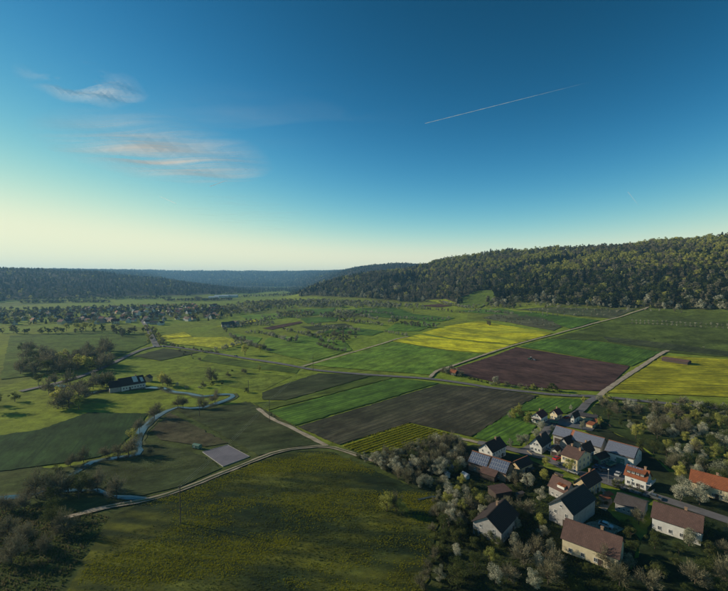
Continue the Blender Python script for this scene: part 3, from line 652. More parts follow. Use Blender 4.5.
# orchard pasture right of the village
patch([(600,404),(672,410),(735,416),(735,430),(668,436),(625,432),(600,418)], 44, [(BA,1.6),('thorn_shrub',1),(BL,.7),(BU,.9),(GR,.9)], (4.5,7.5), 'in the orchard behind the village', 6)
one(BL, 632, 412, 9.5, 'tall pale blossoming tree in the orchard below the road', .8); one(BL, 600, 403.5, 6.5, 'blossoming tree beside the junction'); one(BU, 607, 404.5, 7.5, 'budding tree right of the junction')
patch([(655,418),(672,414),(735,410),(735,520),(680,505),(668,462),(636,452),(630,445)], 84, [(BL,1.7),(BU,1),(GR,1.2),(BA,1)], (6,9.5), 'in the blossoming bank behind the orange roofed house', 3.8)
row([(612,399.6),(640,401.5),(672,403),(735,409)], 6, [(BS,2),('thorn_shrub',1.4),(BB,1)], (3.5,5), 'in the hedge below the yellow field')
row([(672,405),(735,412)], 7, [(BL,1),(BA,1)], (5,7), 'along the road at the right edge')
patch([(640,520),(735,535),(735,595),(560,595),(600,540)], 34, [(BL,.8),(BA,1),(GR,1.4),(BS,1)], (4,7), 'at the lower right corner', 5)
# hedge along the ploughed field and road
row([(456,376),(470,379),(492,384.5),(520,388.5),(548,391.5),(560,392.5)], 4.2, [(BS,3),('thorn_shrub',1.5),(BB,.6)], (3,5), 'in the roadside hedge below the ploughed field', .8)
patch([(440,373),(452,369.5),(466,376),(452,377)], 13, [(BB,1),(BL,1),(BA,2)], (4.5,6.5), 'around the red roofed hut', 3); one(BL, 495, 384.5, 8, 'bushy white tree standing up from the roadside hedge', .9)
one(BU, 533, 390, 5, 'small round tree in the hedge near the bright field'); one(BS, 553, 391.5, 6.5, 'dark round bush at the right end of the roadside hedge')
row([(560,394),(580,396),(594,396.3)], 5, [(BS,3)], (1.8,2.6), 'beside the road at the junction', .5)
# middle distance hedgerows
hb = [(BL,2.0),('fruit_tree',1.6),(BA,.7),(BB,1.8),(GR,.3)]
_row = row
def row(pix, spacing, mix, h, where, jit=1.5, wide=1.0): _row(pix, spacing * (.72 if mix is hb or spacing in (6, 7, 8) else 1), mix, h, where, jit, wide * (1.15 if mix is hb else 1))
row([(309,338),(325,332.5),(345,329),(360,331.5)], 7, hb, (5,8), 'on the upper edge of the fallow strip')
patch([(310,340),(335,333),(360,331),(356,338),(340,346),(322,343)], 46, [('thorn_shrub',3),(BL,1.4),(BS,1)], (4,7), 'in the scrubby fallow strip', 6)
row([(386,332),(396,334.5),(407,336.5)], 7, [(BL,3),(BB,1)], (5,7), 'in the short hedge left of the yellow field'); row([(389,323.5),(398,322.5)], 6, [(BA,1),(BL,1)], (8,10), 'in the round clump above the short hedge')
row([(402,325),(415,327),(436,328)], 7, [(BA,3),(BL,1),(GR,.6)], (7,10), 'in the dark hedge above the yellow field')
row([(340,321),(355,323),(372,324.5),(382,326)], 7, hb, (6,9), 'in the pale hedgerow of the middle slope'); row([(345,316),(360,317),(378,320)], 8, hb, (6,9), 'in the upper pale hedgerow')
row([(230,337),(245,343),(256,348),(268,351)], 8, hb, (5,8), 'in the hedge left of the round green field'); row([(248,333),(262,334),(272,336)], 9, hb, (5,8), 'in the hedge above the round green field')
row([(272,337),(283,340),(292,342.5),(296,341)], 8, hb, (6,9), 'in the hedge on top of the round green field'); row([(284,331),(295,333),(305,335),(313,337.5)], 9, hb, (5,9), 'in the hedge beyond the round green field')
row([(311,325.5),(322,327),(338,330)], 9, hb, (6,9), 'in the far hedge of the middle slope'); row([(256,325),(270,326)], 7, [(BB,1),(BL,2)], (7,9), 'in the small square orchard'); row([(258,323),(274,324)], 7, [(BL,2),(BB,1)], (7,9), 'in the back row of the small square orchard')
row([(232,371),(234,371)], 6, [(BS,1)], (3,4), 'by the road'); row([(470,311),(480,310)], 9, [(BL,1),(BB,1)], (6,8), 'at the corner of the upper meadow')
row([(205,352.5),(222,350),(240,345)], 8, hb, (5,7), 'in the hedge beside the yellow strip near the road')
row([(262,318),(282,317),(300,318.5)], 8, hb, (6,8), 'in the hedge behind the small orchard')
row([(335,312),(365,313),(392,315)], 8, hb, (6,8), 'in the hedgerow under the wooded nose')
row([(392,318.5),(420,320),(450,320.5)], 9, hb, (6,8), 'in the thin hedge above the green field')
row([(460,313),(485,312),(512,314.5)], 8, hb, (5,8), 'in the hedge across the upper green slope')
row([(318,345),(332,350),(345,352)], 7, [('thorn_shrub',2),(BL,1)], (4,6), 'on the lower edge of the fallow strip')
row([(175,352),(190,357),(205,360)], 12, [(BS,1),('thorn_shrub',1)], (3,4), 'scattered below the country road')
patch([(440,306),(480,307.5),(520,309),(560,309),(560,305),(520,306)], 26, [(BL,3),(BU,1.4),(BB,1.5),(BA,.6)], (6,10), 'scattered on the slope below the wooded hill', 8)
patch([(560,307.5),(648,308),(720,309),(720,313),(640,312),(575,309.5)], 16, [(BL,2),(BB,1.5),(BU,1),('thorn_shrub',1)], (4.5,8), 'scattered on the pasture edge under the forest', 9)
patch([(350,306),(420,304.5),(430,309),(360,311)], 40, [('fruit_tree',4),(BU,1),(GR,.6),(BB,1)], (6,10), 'in the orchard belt under the wooded nose', 7)
row([(412,308),(424,309.5),(440,311),(452,312.5)], 9, [(BA,3),(BL,1)], (6,8), 'in the hedge below the narrow brown field'); one(BU, 413.5, 313, 13, 'bright yellow tree standing alone at the hedge end', .9); one(BU, 399, 311, 11, 'greenish yellow tree left of the hedge end', .9)
row([(440,303),(452,306),(462,308),(475,309)], 8, [(BL,3),(BU,1)], (8,11), 'at the forest edge by the upper meadow')
patch([(487,302),(500,303),(520,307),(512,309.5),(492,308)], 16, [(BA,3),(BL,1)], (12,17), 'in the bare grove jutting from the forest', 7)
row([(555,305.5),(580,306.5),(600,307),(618,307.5),(645,307.5)], 9, [(BL,3),(BB,1),(BA,1)], (7,11), 'in the pale row at the foot of the forest')
for (a, b) in (((528,311),(632,309.5)), ((533,313.5),(622,312.5)), ((540,316),(612,316))):
    row([a, b], 9, [('fruit_tree',4),(BA,1)], (4,5.2), 'in the orchard rows below the forest', .5)
for (a, b) in (((484,319),(545,321.5)), ((492,316.5),(552,325)), ((500,322),(560,328))):
    row([a, b], 7.5, [('thorn_shrub',3),('fruit_tree',1)], (3.6,4.6), 'in the grey orchard rows above the yellow field', .6)
for yy in (321.5, 324.2): row([(632,yy),(672,yy+2),(728,yy+5)], 5, [('fruit_tree',1)], (3.6,4.6), 'in the short white orchard rows at the right', .4)
row([(487,325),(490,326)], 6, [(BA,1)], (8,9), 'standing in the yellow field')
row([(605,334),(640,338),(672,343),(728,350)], 15, [(BS,2),(BB,1)], (2.2,3.4), 'along the dark strip on the upper slope')

# ------------------------------------------------------------------ forests and far woods (uncountable): points with instanced crowns
def stuff_forest(name, protos, pts, label=None):
    """protos: [crown objects]; pts: list of (x, y, z, scale, rot, which)"""
    for wi, po in enumerate(protos):
        P = [p for p in pts if p[5] % len(protos) == wi]
        if not P: continue
        me = bpy.data.meshes.new(name); me.from_pydata([p[:3] for p in P], [], [])
        for an, ty, col in (('sc', 'FLOAT', 3), ('rt', 'FLOAT', 4)):
            a = me.attributes.new(an, ty, 'POINT'); a.data.foreach_set('value', [p[col] for p in P])
        o = linkmesh(name, me); tag(o, label, None, None, 'stuff')
        g = bpy.data.node_groups.new(name, 'GeometryNodeTree'); g.interface.new_socket('Geometry', in_out='INPUT', socket_type='NodeSocketGeometry'); g.interface.new_socket('Geometry', in_out='OUTPUT', socket_type='NodeSocketGeometry')
        gi = g.nodes.new('NodeGroupInput'); go = g.nodes.new('NodeGroupOutput'); ip = g.nodes.new('GeometryNodeInstanceOnPoints'); oi = g.nodes.new('GeometryNodeObjectInfo')
        oi.inputs[0].default_value = po; oi.inputs['As Instance'].default_value = True; oi.transform_space = 'ORIGINAL'
        a1 = g.nodes.new('GeometryNodeInputNamedAttribute'); a1.data_type = 'FLOAT'; a1.inputs[0].default_value = 'sc'
        a2 = g.nodes.new('GeometryNodeInputNamedAttribute'); a2.data_type = 'FLOAT'; a2.inputs[0].default_value = 'rt'
        cx_ = g.nodes.new('ShaderNodeCombineXYZ'); cs = g.nodes.new('ShaderNodeCombineXYZ')
        g.links.new(a2.outputs[0], cx_.inputs[2]); 
        for i in range(3): g.links.new(a1.outputs[0], cs.inputs[i])
        e2r = g.nodes.new('FunctionNodeEulerToRotation'); g.links.new(cx_.outputs[0], e2r.inputs[0])
        g.links.new(gi.outputs[0], ip.inputs['Points']); g.links.new(oi.outputs['Geometry'], ip.inputs['Instance'])
        g.links.new(e2r.outputs[0], ip.inputs['Rotation']); g.links.new(cs.outputs[0], ip.inputs['Scale']); g.links.new(ip.outputs[0], go.inputs[0])
        o.modifiers.new('scatter', 'NODES').node_group = g
CROWN = {}
def crowns_for(kind):
    """existing crown objects (children of trees already standing) used as instance sources"""
    if kind not in CROWN:
        ms = [c for _, c in proto(kind, 'low')]; res = []
        for m_ in ms:
            ob = next((o for o in sc.objects if o.type == 'MESH' and o.data == m_), None)
            if ob: res.append(ob)
        CROWN[kind] = res
    return CROWN[kind]
FP = {k: [] for k in (BU, GR, BA, CO, BL)}
MEAD = [[(428,296),(470,288),(500,296),(500,304),(470,302.5),(455,306),(430,304)], [(462,296),(492,291),(497,303),(470,308),(455,303)]]
MEAD = [[(462,297),(478,291.5),(492,290.5),(497,300),(480,306),(458,303.5)], [(423,300),(448,299),(458,304),(424,304.5)]]
edge_pts = []
def scatter(c0, c1, r0f, r1, spacing, mixf, h, grow=0):
    a0, a1 = R(c2az(c0)), R(c2az(c1)); r = 600.0
    out_ = 0
    while r < r1:
        sp = spacing * (1 + grow * max(0, r - 900) / 1000); na = max(1, int((a1 - a0) * r / sp))
        for i in range(na):
            a = a0 + (a1 - a0) * (i + rnd.random()) / na; rr = r + rnd.uniform(-.5, .5) * sp
            if rr < r0f(math.degrees(a)): continue
            x, y = rr * math.sin(a), rr * math.cos(a)
            yield x, y, rr, a
        r += sp
def foot(az): return float(np.interp(az, FAZ, FR))
def add_forest(gen, mixf, h, zs=-.4):
    for x, y, rr, a in gen:
        z = Tz(x, y); px, py = proj(x, y, z)
        if any(in_poly((px, py), m_) for m_ in MEAD): continue
        k = mixf(x, y, z, rr); hh = rnd.uniform(*h) * (rnd.uniform(.65, 1.25) if rr < 1800 else 1)
        FP[k].append((x, y, z + zs * hh / 10, hh / 10, rnd.uniform(0, 6.28), rnd.randrange(3)))
def mix_hill(x, y, z, rr):
    n = mnoise.noise(Vector((x * .006, y * .006, 1))); n2 = mnoise.noise(Vector((x * .004 + 9, y * .008, 3)))
    az = math.degrees(math.atan2(x, y)); f = foot(az)
    if rr < f + 35 and rnd.random() < .45: return BL if rnd.random() < .6 else BA
    if n2 > .28 and rnd.random() < .75: return CO
    if z < 95 and az > 16 and rnd.random() < .66: return CO if rnd.random() < .4 else GR
    if z < 75: return pick([(BA,4),(GR,1.0),(BU,.7),(CO,1.5),(BL,.4)])
    if n > .12: return pick([(BU, 6), (BA, 1.2), (GR, .6)])
    if n < -.22: return pick([(BA, 5), (GR, 1.2), (BU, .5)])
    return pick([(BA, 2.6), (BU, 2.8), (GR, 1.2), (CO, .3)])
add_forest(scatter(286, 1000, foot, 1760, 10.0, None, None, .35), mix_hill, (12, 19))
NEAR_EDGE = []
def mix_far(x, y, z, rr):
    n = mnoise.noise(Vector((x * .003, y * .003, 5)))
    return pick([(GR, 2), (BA, 1.6), (CO, 4 if n > -.1 else 1.5), (BU, .25 if n < .1 else 0)])
def foot_left(az): return foot(az) + 60 * math.sin(az * 1.7)
add_forest(scatter(-150, 300, foot_left, 3900, 17, None, None, .25), mix_far, (13, 19))
def spur_foot(az): return 1780
add_forest(scatter(296, 445, spur_foot, 4750, 17, None, None, .2), mix_far, (12, 18))
def plat(az): return 4500
add_forest(scatter(20, 440, plat, 7700, 36, None, None, 0), mix_far, (26, 38))
# clearings, hedges and woods on the valley floor beyond the town
def valley(n, poly, h, mix):
    P = [at(*p) for p in poly]; W = [(p.x, p.y) for p in P]; xs = [p[0] for p in W]; ys = [p[1] for p in W]; c = 0
    while c < n:
        q = (rnd.uniform(min(xs), max(xs)), rnd.uniform(min(ys), max(ys)))
        if not in_poly(q, W): continue
        c += 1; k = pick(mix); hh = rnd.uniform(*h); FP[k].append((q[0], q[1], Tz(*q) - .3, hh / 10, rnd.uniform(0, 6.28), rnd.randrange(3)))
vm = [(BA,3),(GR,2.5),(BU,.8),(BL,.4)]
for L in ([(20,303.5),(57,303),(110,302.6),(108,302),(57,302),(20,302.4)], [(90,298.2),(130,297),(172,298.5),(170,299.3),(120,299.5),(92,299.6)],
          [(-60,300.5),(57,300),(90,299.2),(90,298.4),(57,299),(-60,299.5)], [(165,300.6),(200,300.4),(232,299.6),(232,300.2),(200,301.2),(166,301.4)],
          [(235,296.5),(275,294.5),(300,292.5),(301,294),(276,296.5),(237,298)], [(262,291),(290,288.6),(292,289.4),(264,292)], [(225,293.6),(262,291.6),(262,292.6),(226,294.8)]):
    valley(150, L, (8, 13), vm)
valley(60, [(194,300),(196,298.6),(200,299.2),(202,300.2)], (9,13), [(BA,1)])
# belt behind and right of the town, up to the nose of the hill
valley(380, [(222,312),(262,303),(300,300.5),(330,301),(336,306),(300,308),(262,312),(240,316)], (7,12), [(BL,2.2),(BA,2),(GR,1),(BU,.8)])
valley(420, [(300,300),(345,302),(400,305),(420,306),(400,309),(350,308),(305,308.5)], (7,11), [(BL,3.4),(BA,1.5),(BU,1),(GR,.6)])
valley(120, [(318,315),(345,312),(372,316),(350,319),(322,319)], (6,8), [(BL,2),(BA,2)])
valley(110, [(275,314),(300,311),(318,313),(305,318),(280,318)], (6,9), [(BL,1),(BA,2),(BU,1)])
valley(90, [(236,344),(247,341),(222,331),(262,324),(300,314),(240,322),(222,327)], (5,8), [(BL,2),(BA,1)])
# trees of the far town, past the ones built singly
valley(1000, [(-80,326),(57,325),(100,325),(140,325),(158,322),(205,322),(232,318),(226,308),(190,305),(150,306),(110,307),(57,309),(-80,310)], (7,12), [(BA,2.5),(GR,2.2),(BU,1.2),(CO,.4)])
valley(420, [(215,310),(245,302.5),(290,300),(300,303),(262,310),(232,316)], (8,13), [(BL,1.2),(BA,2),(GR,1),(BU,1)])
names = {BU: 'budding_forest', GR: 'green_forest', BA: 'bare_forest', CO: 'conifer_forest', BL: 'blossoming_woodland'}
# forest edge: the nearest trees of the wood are singles
for k in list(FP):
    near = sorted([p for p in FP[k] if math.hypot(p[0], p[1]) < 1100], key=lambda p: math.hypot(p[0], p[1]))[:{BA: 45, BL: 12, BU: 25, GR: 20, CO: 14}[k]]
    for p in near:
        FP[k].remove(p); tree(k, (p[0], p[1]), p[3] * 10, WORD[k] + ' at the near edge of the hillside forest', WORD[k] + 's along the near edge of the forest', 'low')
    crowns_for(k)
for k, pts in FP.items(): stuff_forest(names[k], crowns_for(k), pts)
print('forest points', sum(len(v) for v in FP.values()), 'single trees', NT)

# ------------------------------------------------------------------ grass tufts and rapeseed plants on the nearest ground (uncountable)
def tuft_mesh(name, mat, n_, h_, w_, seed):
    r = random.Random(seed); vs = []; fs = []
    for i in range(n_):
        a = r.uniform(0, 6.28); b0 = Vector((math.cos(a), math.sin(a), 0)) * r.uniform(0, w_); lean = Vector((math.cos(a), math.sin(a), 0)) * w_ * .6; sd = Vector((-math.sin(a), math.cos(a), 0)) * w_ * .35; k = len(vs)
        vs += [b0 - sd, b0 + sd, b0 + lean + Vector((0, 0, h_ * r.uniform(.6, 1)))]; fs.append((k, k + 1, k + 2))
    return mesh(name, vs, fs, mat)
M['tuft'] = leaf_mat('tuft_grass', (.13,.17,.045), (.085,.115,.035), (.13,.125,.055), .45)
M['tuft_dry'] = leaf_mat('tuft_dry', (.22,.19,.10), (.15,.14,.07), (.10,.10,.05), .4)
M['rape_plant'] = leaf_mat('rapeseed_flower', (.42,.40,.025), (.26,.27,.025), (.09,.12,.02), .3)
def tufts(name, mat, poly, n_, size, thr=None, rows=None, seed=1):
    P = [at(*p) for p in poly]; W = np.array([(p.x, p.y) for p in P]); g = np.random.RandomState(seed)
    X = g.uniform(W[:,0].min(), W[:,0].max(), n_); Y = g.uniform(W[:,1].min(), W[:,1].max(), n_)
    ins = np.zeros(n_, bool); j = len(W) - 1
    for i in range(len(W)):
        xi, yi = W[i]; xj, yj = W[j]; c = (yi > Y) != (yj > Y); ins ^= c & (X < (xj - xi) * (Y - yi) / (yj - yi + 1e-9) + xi); j = i
    X, Y = X[ins], Y[ins]
    if rows:
        ang, sp = rows; v = -X * math.sin(ang) + Y * math.cos(ang); v2 = np.round(v / sp) * sp + g.normal(0, sp * (.3 if sp > 2.4 else .14), len(v)); X = X - (v2 - v) * math.sin(ang); Y = Y + (v2 - v) * math.cos(ang)
    if thr is not None:
        q = np.array([mnoise.fractal(Vector((x * .018 + y * .02, y * .045 - x * .02, seed)), .8, 2.1, 4) for x, y in zip(X, Y)]); k = q + g.uniform(-.25, .25, len(q)) > thr; X, Y = X[k], Y[k]
    Z = T(X, Y) + .18; S = g.uniform(.6, 1.4, len(X)) * size; Rr = g.uniform(0, 6.28, len(X))
    src = tag(linkmesh(name, tuft_mesh(name, mat, 9, .55, .22, seed), None, (X[0], Y[0], Z[0])), kind='stuff')
    stuff_forest(name, [src], [(X[i], Y[i], Z[i], S[i], Rr[i], 0) for i in range(len(X))])
ROWA = dirang((140,500),(260,512))
BIG = [(328,452),(395,481),(438,499),(434,530),(420,610),(60,620),(112,517),(150,503),(182,494),(222,477.5),(257,463.5),(300,452.5)]
tufts('rapeseed_plants', M['rape_plant'], BIG, 120000, .62, .10, (ROWA, 2.6), 3)
tufts('grass_tufts', M['tuft'], BIG, 26000, .8, 0, None, 4)
tufts('grass_tufts', M['tuft'], [(100,505),(140,498),(76,478),(95,466),(143,456),(158,444),(200,455),(222,468.5),(180,487)], 12000, .55, 0, None, 5)
tufts('dry_tufts', M['tuft_dry'], [(170,413),(252,455.5),(228,443.5),(205,447),(160,440),(152,430)], 5000, .5, .1, None, 6)
tufts('dry_tufts', M['tuft_dry'], [(0,500),(110,517),(40,620),(-60,600),(-60,505)], 9000, 1.0, .05, None, 7)
tufts('grass_tufts', M['tuft'], [(0,500),(110,517),(40,620),(-60,600),(-60,505)], 10000, .8, None, None, 8)
tufts('rapeseed_plants', M['rape_plant'], [(342,446.3),(410,424.3),(449,433.8),(440,439.5),(400,450),(361,453.5)], 26000, 1.0, -.25, (dirang((361,454),(430,430)), 2.3), 9)
tufts('grass_tufts', M['tuft'], [(441,506),(520,456),(600,505),(640,540),(620,600),(440,600)], 14000, .8, None, None, 10)
# ------------------------------------------------------------------ buildings
def window_mesh(wd, h):
    f = MB(); t = .09
    f.box(-wd/2, wd/2, -.06, .05, 0, t).box(-wd/2, wd/2, -.06, .05, h - t, h).box(-wd/2, -wd/2 + t, -.06, .05, t, h - t).box(wd/2 - t, wd/2, -.06, .05, t, h - t).box(-.035, .035, -.04, .04, t, h - t)
    f.box(-wd/2 - .08, wd/2 + .08, -.16, .0, -.08, -.002)
    g = MB().box(-wd/2 + t, wd/2 - t, -.02, .02, t, h - t)
    return f.me('window', M['win_frame']), g.me('pane', M['glass'])
WIN = {}
def window(par, x, y, z, rz, wd=1.0, h=1.25):
    k = (wd, h)
    if k not in WIN: WIN[k] = window_mesh(wd, h)
    f = linkmesh('window', WIN[k][0], par, (x, y, z), (0, 0, rz)); linkmesh('pane', WIN[k][1], f); return f
PANEL = {}
def panel_mesh(wd, h, mat):
    k = (wd, h, mat)
    if k not in PANEL:
        b = MB(); t = .05 if mat == 'cell' else .03
        b.box(-wd/2, wd/2, -h/2, -h/2 + t, 0, .06).box(-wd/2, wd/2, h/2 - t, h/2, 0, .06).box(-wd/2, -wd/2 + t, -h/2 + t, h/2 - t, 0, .06).box(wd/2 - t, wd/2, -h/2 + t, h/2 - t, 0, .06)
        nb = len(b.f); b.box(-wd/2 + t, wd/2 - t, -h/2 + t, h/2 - t, .01, .045)
        # pale diamond gaps where four cells meet
        for i in range(1, 3):
            for j in range(1, 5):
                cx_, cy_ = -wd/2 + wd * i / 3, -h/2 + h * j / 5; d = .085 if mat == 'cell' else .10
                b.poly([(cx_ - d, cy_, .05), (cx_, cy_ - d, .05), (cx_ + d, cy_, .05), (cx_, cy_ + d, .05)], [(0, 1, 2, 3)])
        mi = [0] * nb + [1] * 6 + [0] * 8
        PANEL[k] = mesh('solar_panel', b.v, b.f, [M['alu' if mat == 'cell' else 'trim'], M[mat]], mi)
    return PANEL[k]
def solve(A, B, ze, Rp, g):
    PA = at_h(*A, g + ze); PB = at_h(*B, g + ze); u = (PB - PA); u.z = 0; L = u.length; u.normalize(); v = Vector((-u.y, u.x, 0))
    d = ray(*Rp); m = np.array([[v.x, -d[0]], [v.y, -d[1]]]); t, s = np.linalg.solve(m, [-PA.x, -PA.y])
    return PA, u, v, L, t, CAMH + s * d[2] - g
HN = 0
def house(label, A, B, ze, Rp, wall, roof, name='house', cat='house', group=None, wins=(), over=.45, solar=None, chim=(), ridge_mat=None, door=None, force=None, eave_other=None, gwin=0, shutters=False, dims=None):
    """gabled building solved from three roof points of the photograph: eave end A, eave end B, ridge end above A"""
    g = at(*A); g = Tz(g.x, g.y)
    if dims: 
        PA, yaw, L, hw, hr = dims; A = A; u = Vector((math.cos(yaw), math.sin(yaw), 0)); v = Vector((-u.y, u.x, 0)); t = hw
    else:
        PA, u, v, L, t, hr = solve(A, B, ze, Rp, g)
    if force: t = math.copysign(force[0], t); hr = force[1]
    print(f'{label[:34]:34s} L={L:.1f} halfw={t:.1f} eave={ze} ridge={hr:.1f} g={g:.1f}')
    hw = abs(t)
    c = PA + u * L / 2 + v * t; c.z = 0; g = Tz(c.x, c.y)
    if t < 0: yaw = math.atan2(-u.y, -u.x)     # front (A-B side) always local -y
    else: yaw = math.atan2(u.y, u.x)
    sx = 1 if t > 0 else -1                     # +1: A is at local -x
    root = empty(name, (c.x, c.y, g), yaw)
    tag(root, label, cat, group)
    lx, ly = L / 2 - over, hw - over; zw = ze + (hr - ze) * over / hw
    W = MB(); P = [(-lx,-ly,-.5),(lx,-ly,-.5),(lx,ly,-.5),(-lx,ly,-.5),(-lx,-ly,zw-.12),(lx,-ly,zw-.12),(lx,ly,zw-.12),(-lx,ly,zw-.12),(-lx,0,hr-.14),(lx,0,hr-.14)]
    W.poly(P, [(0,1,5,4),(2,3,7,6),(1,2,6,9,5),(3,0,4,8,7),(4,5,9,8),(6,7,8,9)])
    W.build('wall', M[wall], root)
    Rf = MB(); th = .16
    Rf.slab([(-L/2,-hw,ze),(L/2,-hw,ze),(L/2,0,hr),(-L/2,0,hr)], th); Rf.slab([(L/2,hw,ze),(-L/2,hw,ze),(-L/2,-.001,hr+.001),(L/2,-.001,hr+.001)], th)
    rf = linkmesh('roof', Rf.me('roof', M[roof]), root)
    rd = MB(); k = max(4, int(L / 1.5))
    for i in range(k): rd.box(-L/2 + L * i / k, -L/2 + L * (i + .96) / k, -.14, .14, hr - .04 + .01 * (i % 2), hr + .10 + .01 * (i % 2))
    rd.build('ridge_cap', M[ridge_mat or roof], rf)
    for (fx, fy) in chim:
        hz = hr - abs(fy) * (hr - ze); b = MB().box(-.35, .35, -.3, .3, -.9, 1.15).box(-.45, .45, -.4, .4, 1.15, 1.27); b.build('chimney', M['brick_wall'], rf, (fx * L / 2 * sx, fy * hw, hz))
    for side, row_n, z, wd_, h_ in wins:       # side: F front, B back, A gable at A, E gable at B
        for i in range(row_n):
            f = (i + .5) / row_n * 2 - 1
            if side == 'F': window(root, f * (lx - .5), -ly - .02, z, 0, wd_, h_)
            elif side == 'B': window(root, f * (lx - .5), ly + .02, z, math.pi, wd_, h_)
            else:
                s = -sx if side == 'A' else sx; window(root, s * (lx + .02), f * (ly - .4) * (1 if z < ze else .55), z, R(90) * s, wd_, h_)
    if door is not None:
        side, fx, wd_, h_, mt = door
        d = MB().box(-wd_/2, wd_/2, -.06, .04, 0, h_)
        if side == 'F': o = d.build('door', M[mt], root, (fx * lx, -ly - .02, 0))
        elif side == 'B': o = d.build('door', M[mt], root, (fx * lx, ly + .02, 0), (0, 0, math.pi))
        else:
            s = -sx if side == 'A' else sx; o = d.build('door', M[mt], root, (s * (lx + .02), fx * ly, 0), (0, 0, R(90) * s))
        MB().box(wd_/2 - .2, wd_/2 - .12, -.14, -.06, .95, 1.1).build('handle', M['metal'], o)
    if solar:
        n, rows, x0, x1, mt = solar; sl_ = math.hypot(hw, hr - ze); pw = (x1 - x0) * L / n; ph = (sl_ - .9) / rows; ang = math.atan2(hr - ze, hw)
        me_ = panel_mesh(round(pw - .06, 2), round(ph - .06, 2), mt)
        for i in range(n):
            if n > 14 and i == n // 2 and mt == 'cell': continue
            for j in range(rows):
                xx = (-L/2 + (x0 * L) + pw * (i + .5)) * sx; d_ = .45 + ph * (j + .5)
                linkmesh('solar_panel', me_, root, (xx, -hw + d_ * math.cos(ang) - .12 * math.sin(ang), ze + d_ * math.sin(ang) + .10), (ang, 0, 0))
    root['_s'] = sx
    return root, dict(L=L, hw=hw, ze=ze, hr=hr, sx=sx, lx=lx, ly=ly)
def inset_roof(root, x0, x1, y0, y1, z0, z1, mat, name='dormer_roof'):
    return MB().slab([(x0, y0, z0), (x1, y0, z0), (x1, y1, z1), (x0, y1, z1)], .12).build(name, M[mat], root)

h, q = house('brick walled barn with bright blue solar panels covering its front roof', (466.8,462.1), (506.4,475.1), 3.4, (472.1,450.3), 'brick_wall', 'roof_dark', 'barn', 'barn', wins=(('F',3,1.2,.7,.8),), solar=(18,3,.02,.98,'cell'), ridge_mat='ridge_tile', door=('F',.0,2.4,2.4,'wood_dark'))
b = MB(); b.slab([(-1.6,-q['hw']-3.0,2.5),(5.2,-q['hw']-3.0,2.5),(5.2,-q['hw']+1.6,4.45),(-1.6,-q['hw']+1.6,4.45)], .14); b.build('porch_roof', M['roof_brown'], h)
MB().box(-1.2,4.8,-q['hw']-2.6,-q['ly']-.005,-.4,2.3).build('porch', M['wood_dark'], h)
h, q = house('white farmhouse with steep dark roof and cream gable behind the solar barn', (492.8,453.2), (507.3,445.8), 4.6, (485.1,443.0), 'plaster_white', 'roof_dark', wins=(('F',5,.8,.8,1.1),('F',5,3.0,.8,1.0),('A',3,1.0,.9,1.1),('A',2,3.6,.8,1.0),('A',1,6.0,.7,.9),('E',3,1.0,.8,1.1),('E',2,3.6,.8,1.1)), chim=((.3,-.1),), door=('F',.5,1.1,2.1,'wood_dark'))
pl_ = panel_mesh(1.0, 1.6, 'cell'); an = math.atan2(q['hr']-q['ze'], q['hw'])
for i in range(3):
    for j in range(2): linkmesh('solar_panel', pl_, h, (-1.2 + 1.05 * i, q['hw'] * .38 + j * 1.2, q['hr'] - (q['hr'] - q['ze']) * (.38 + j * 1.2 / q['hw']) + .14), (-an, 0, 0))
house('small dark roofed outbuilding with tan gable right of the blue solar barn', (520.3,469.2), (534,463.0), 3.0, (513.9,461.3), 'plaster_tan', 'roof_dark', 'outbuilding', 'outbuilding', ridge_mat='ridge_tile', wins=(('F',2,.9,.8,.9),('A',1,.9,.8,.9)), door=('F',.1,2.2,2.1,'wood_dark'))
house('white house with steep blue black roof at the village lawn', (542.3,447.8), (552.5,440.8), 3.2, (535.4,437.6), 'plaster_white', 'roof_slate', wins=(('A',3,.9,.9,1.1),('A',2,3.3,.9,1.1),('F',3,.9,1.0,1.1)), chim=((-.2,-.15),), door=('F',.7,1.1,2.1,'wood_dark'))
h, q = house('white chalet with maroon roof and timber balcony beside the budding tree', (541.6,418.5), (548.6,414.6), 3.8, (536,412.6), 'plaster_white', 'roof_maroon', wins=(('A',3,.9,1.0,1.2),('A',2,3.8,1.0,1.2),('F',3,1.0,1.0,1.1)), chim=((.2,.1),), door=('F',.0,1.1,2.1,'wood_dark'))
s = -q['sx']; xb = s * q['lx']
bb = MB().box(min(xb, xb + s * 1.3), max(xb, xb + s * 1.3), -q['ly'], q['ly'], 2.55, 2.7)
for i in range(17): bb.box(min(xb + s * 1.22, xb + s * 1.3), max(xb + s * 1.22, xb + s * 1.3), -q['ly'] + i * (2 * q['ly'] - .1) / 16, -q['ly'] + i * (2 * q['ly'] - .1) / 16 + .1, 2.7, 3.55)
bb.box(min(xb + s * 1.2, xb + s * 1.32), max(xb + s * 1.2, xb + s * 1.32), -q['ly'], q['ly'], 3.55, 3.65); bb.build('balcony', M['wood_dark'], h)
house('cream house with maroon roof standing alone by the bright field', (557.6,415.3), (563.6,413.2), 3.4, (553.3,409.8), 'plaster_cream', 'roof_maroon', wins=(('A',2,1.0,1.0,1.1),('A',1,3.6,.9,1.1),('F',2,1.0,1.0,1.1)), chim=((.3,.1),), door=('F',.3,1.0,2.1,'wood_dark'))
house('small house with pale blue gable joined to the long cream hall', (574.6,419), (580.5,415.6), 3.2, (572.2,413.2), 'plaster_white', 'roof_dark', wins=(('A',1,1.0,1.1,1.2),('A',1,3.2,.8,.9)), door=('F',.3,1.2,2.1,'green_paint'))
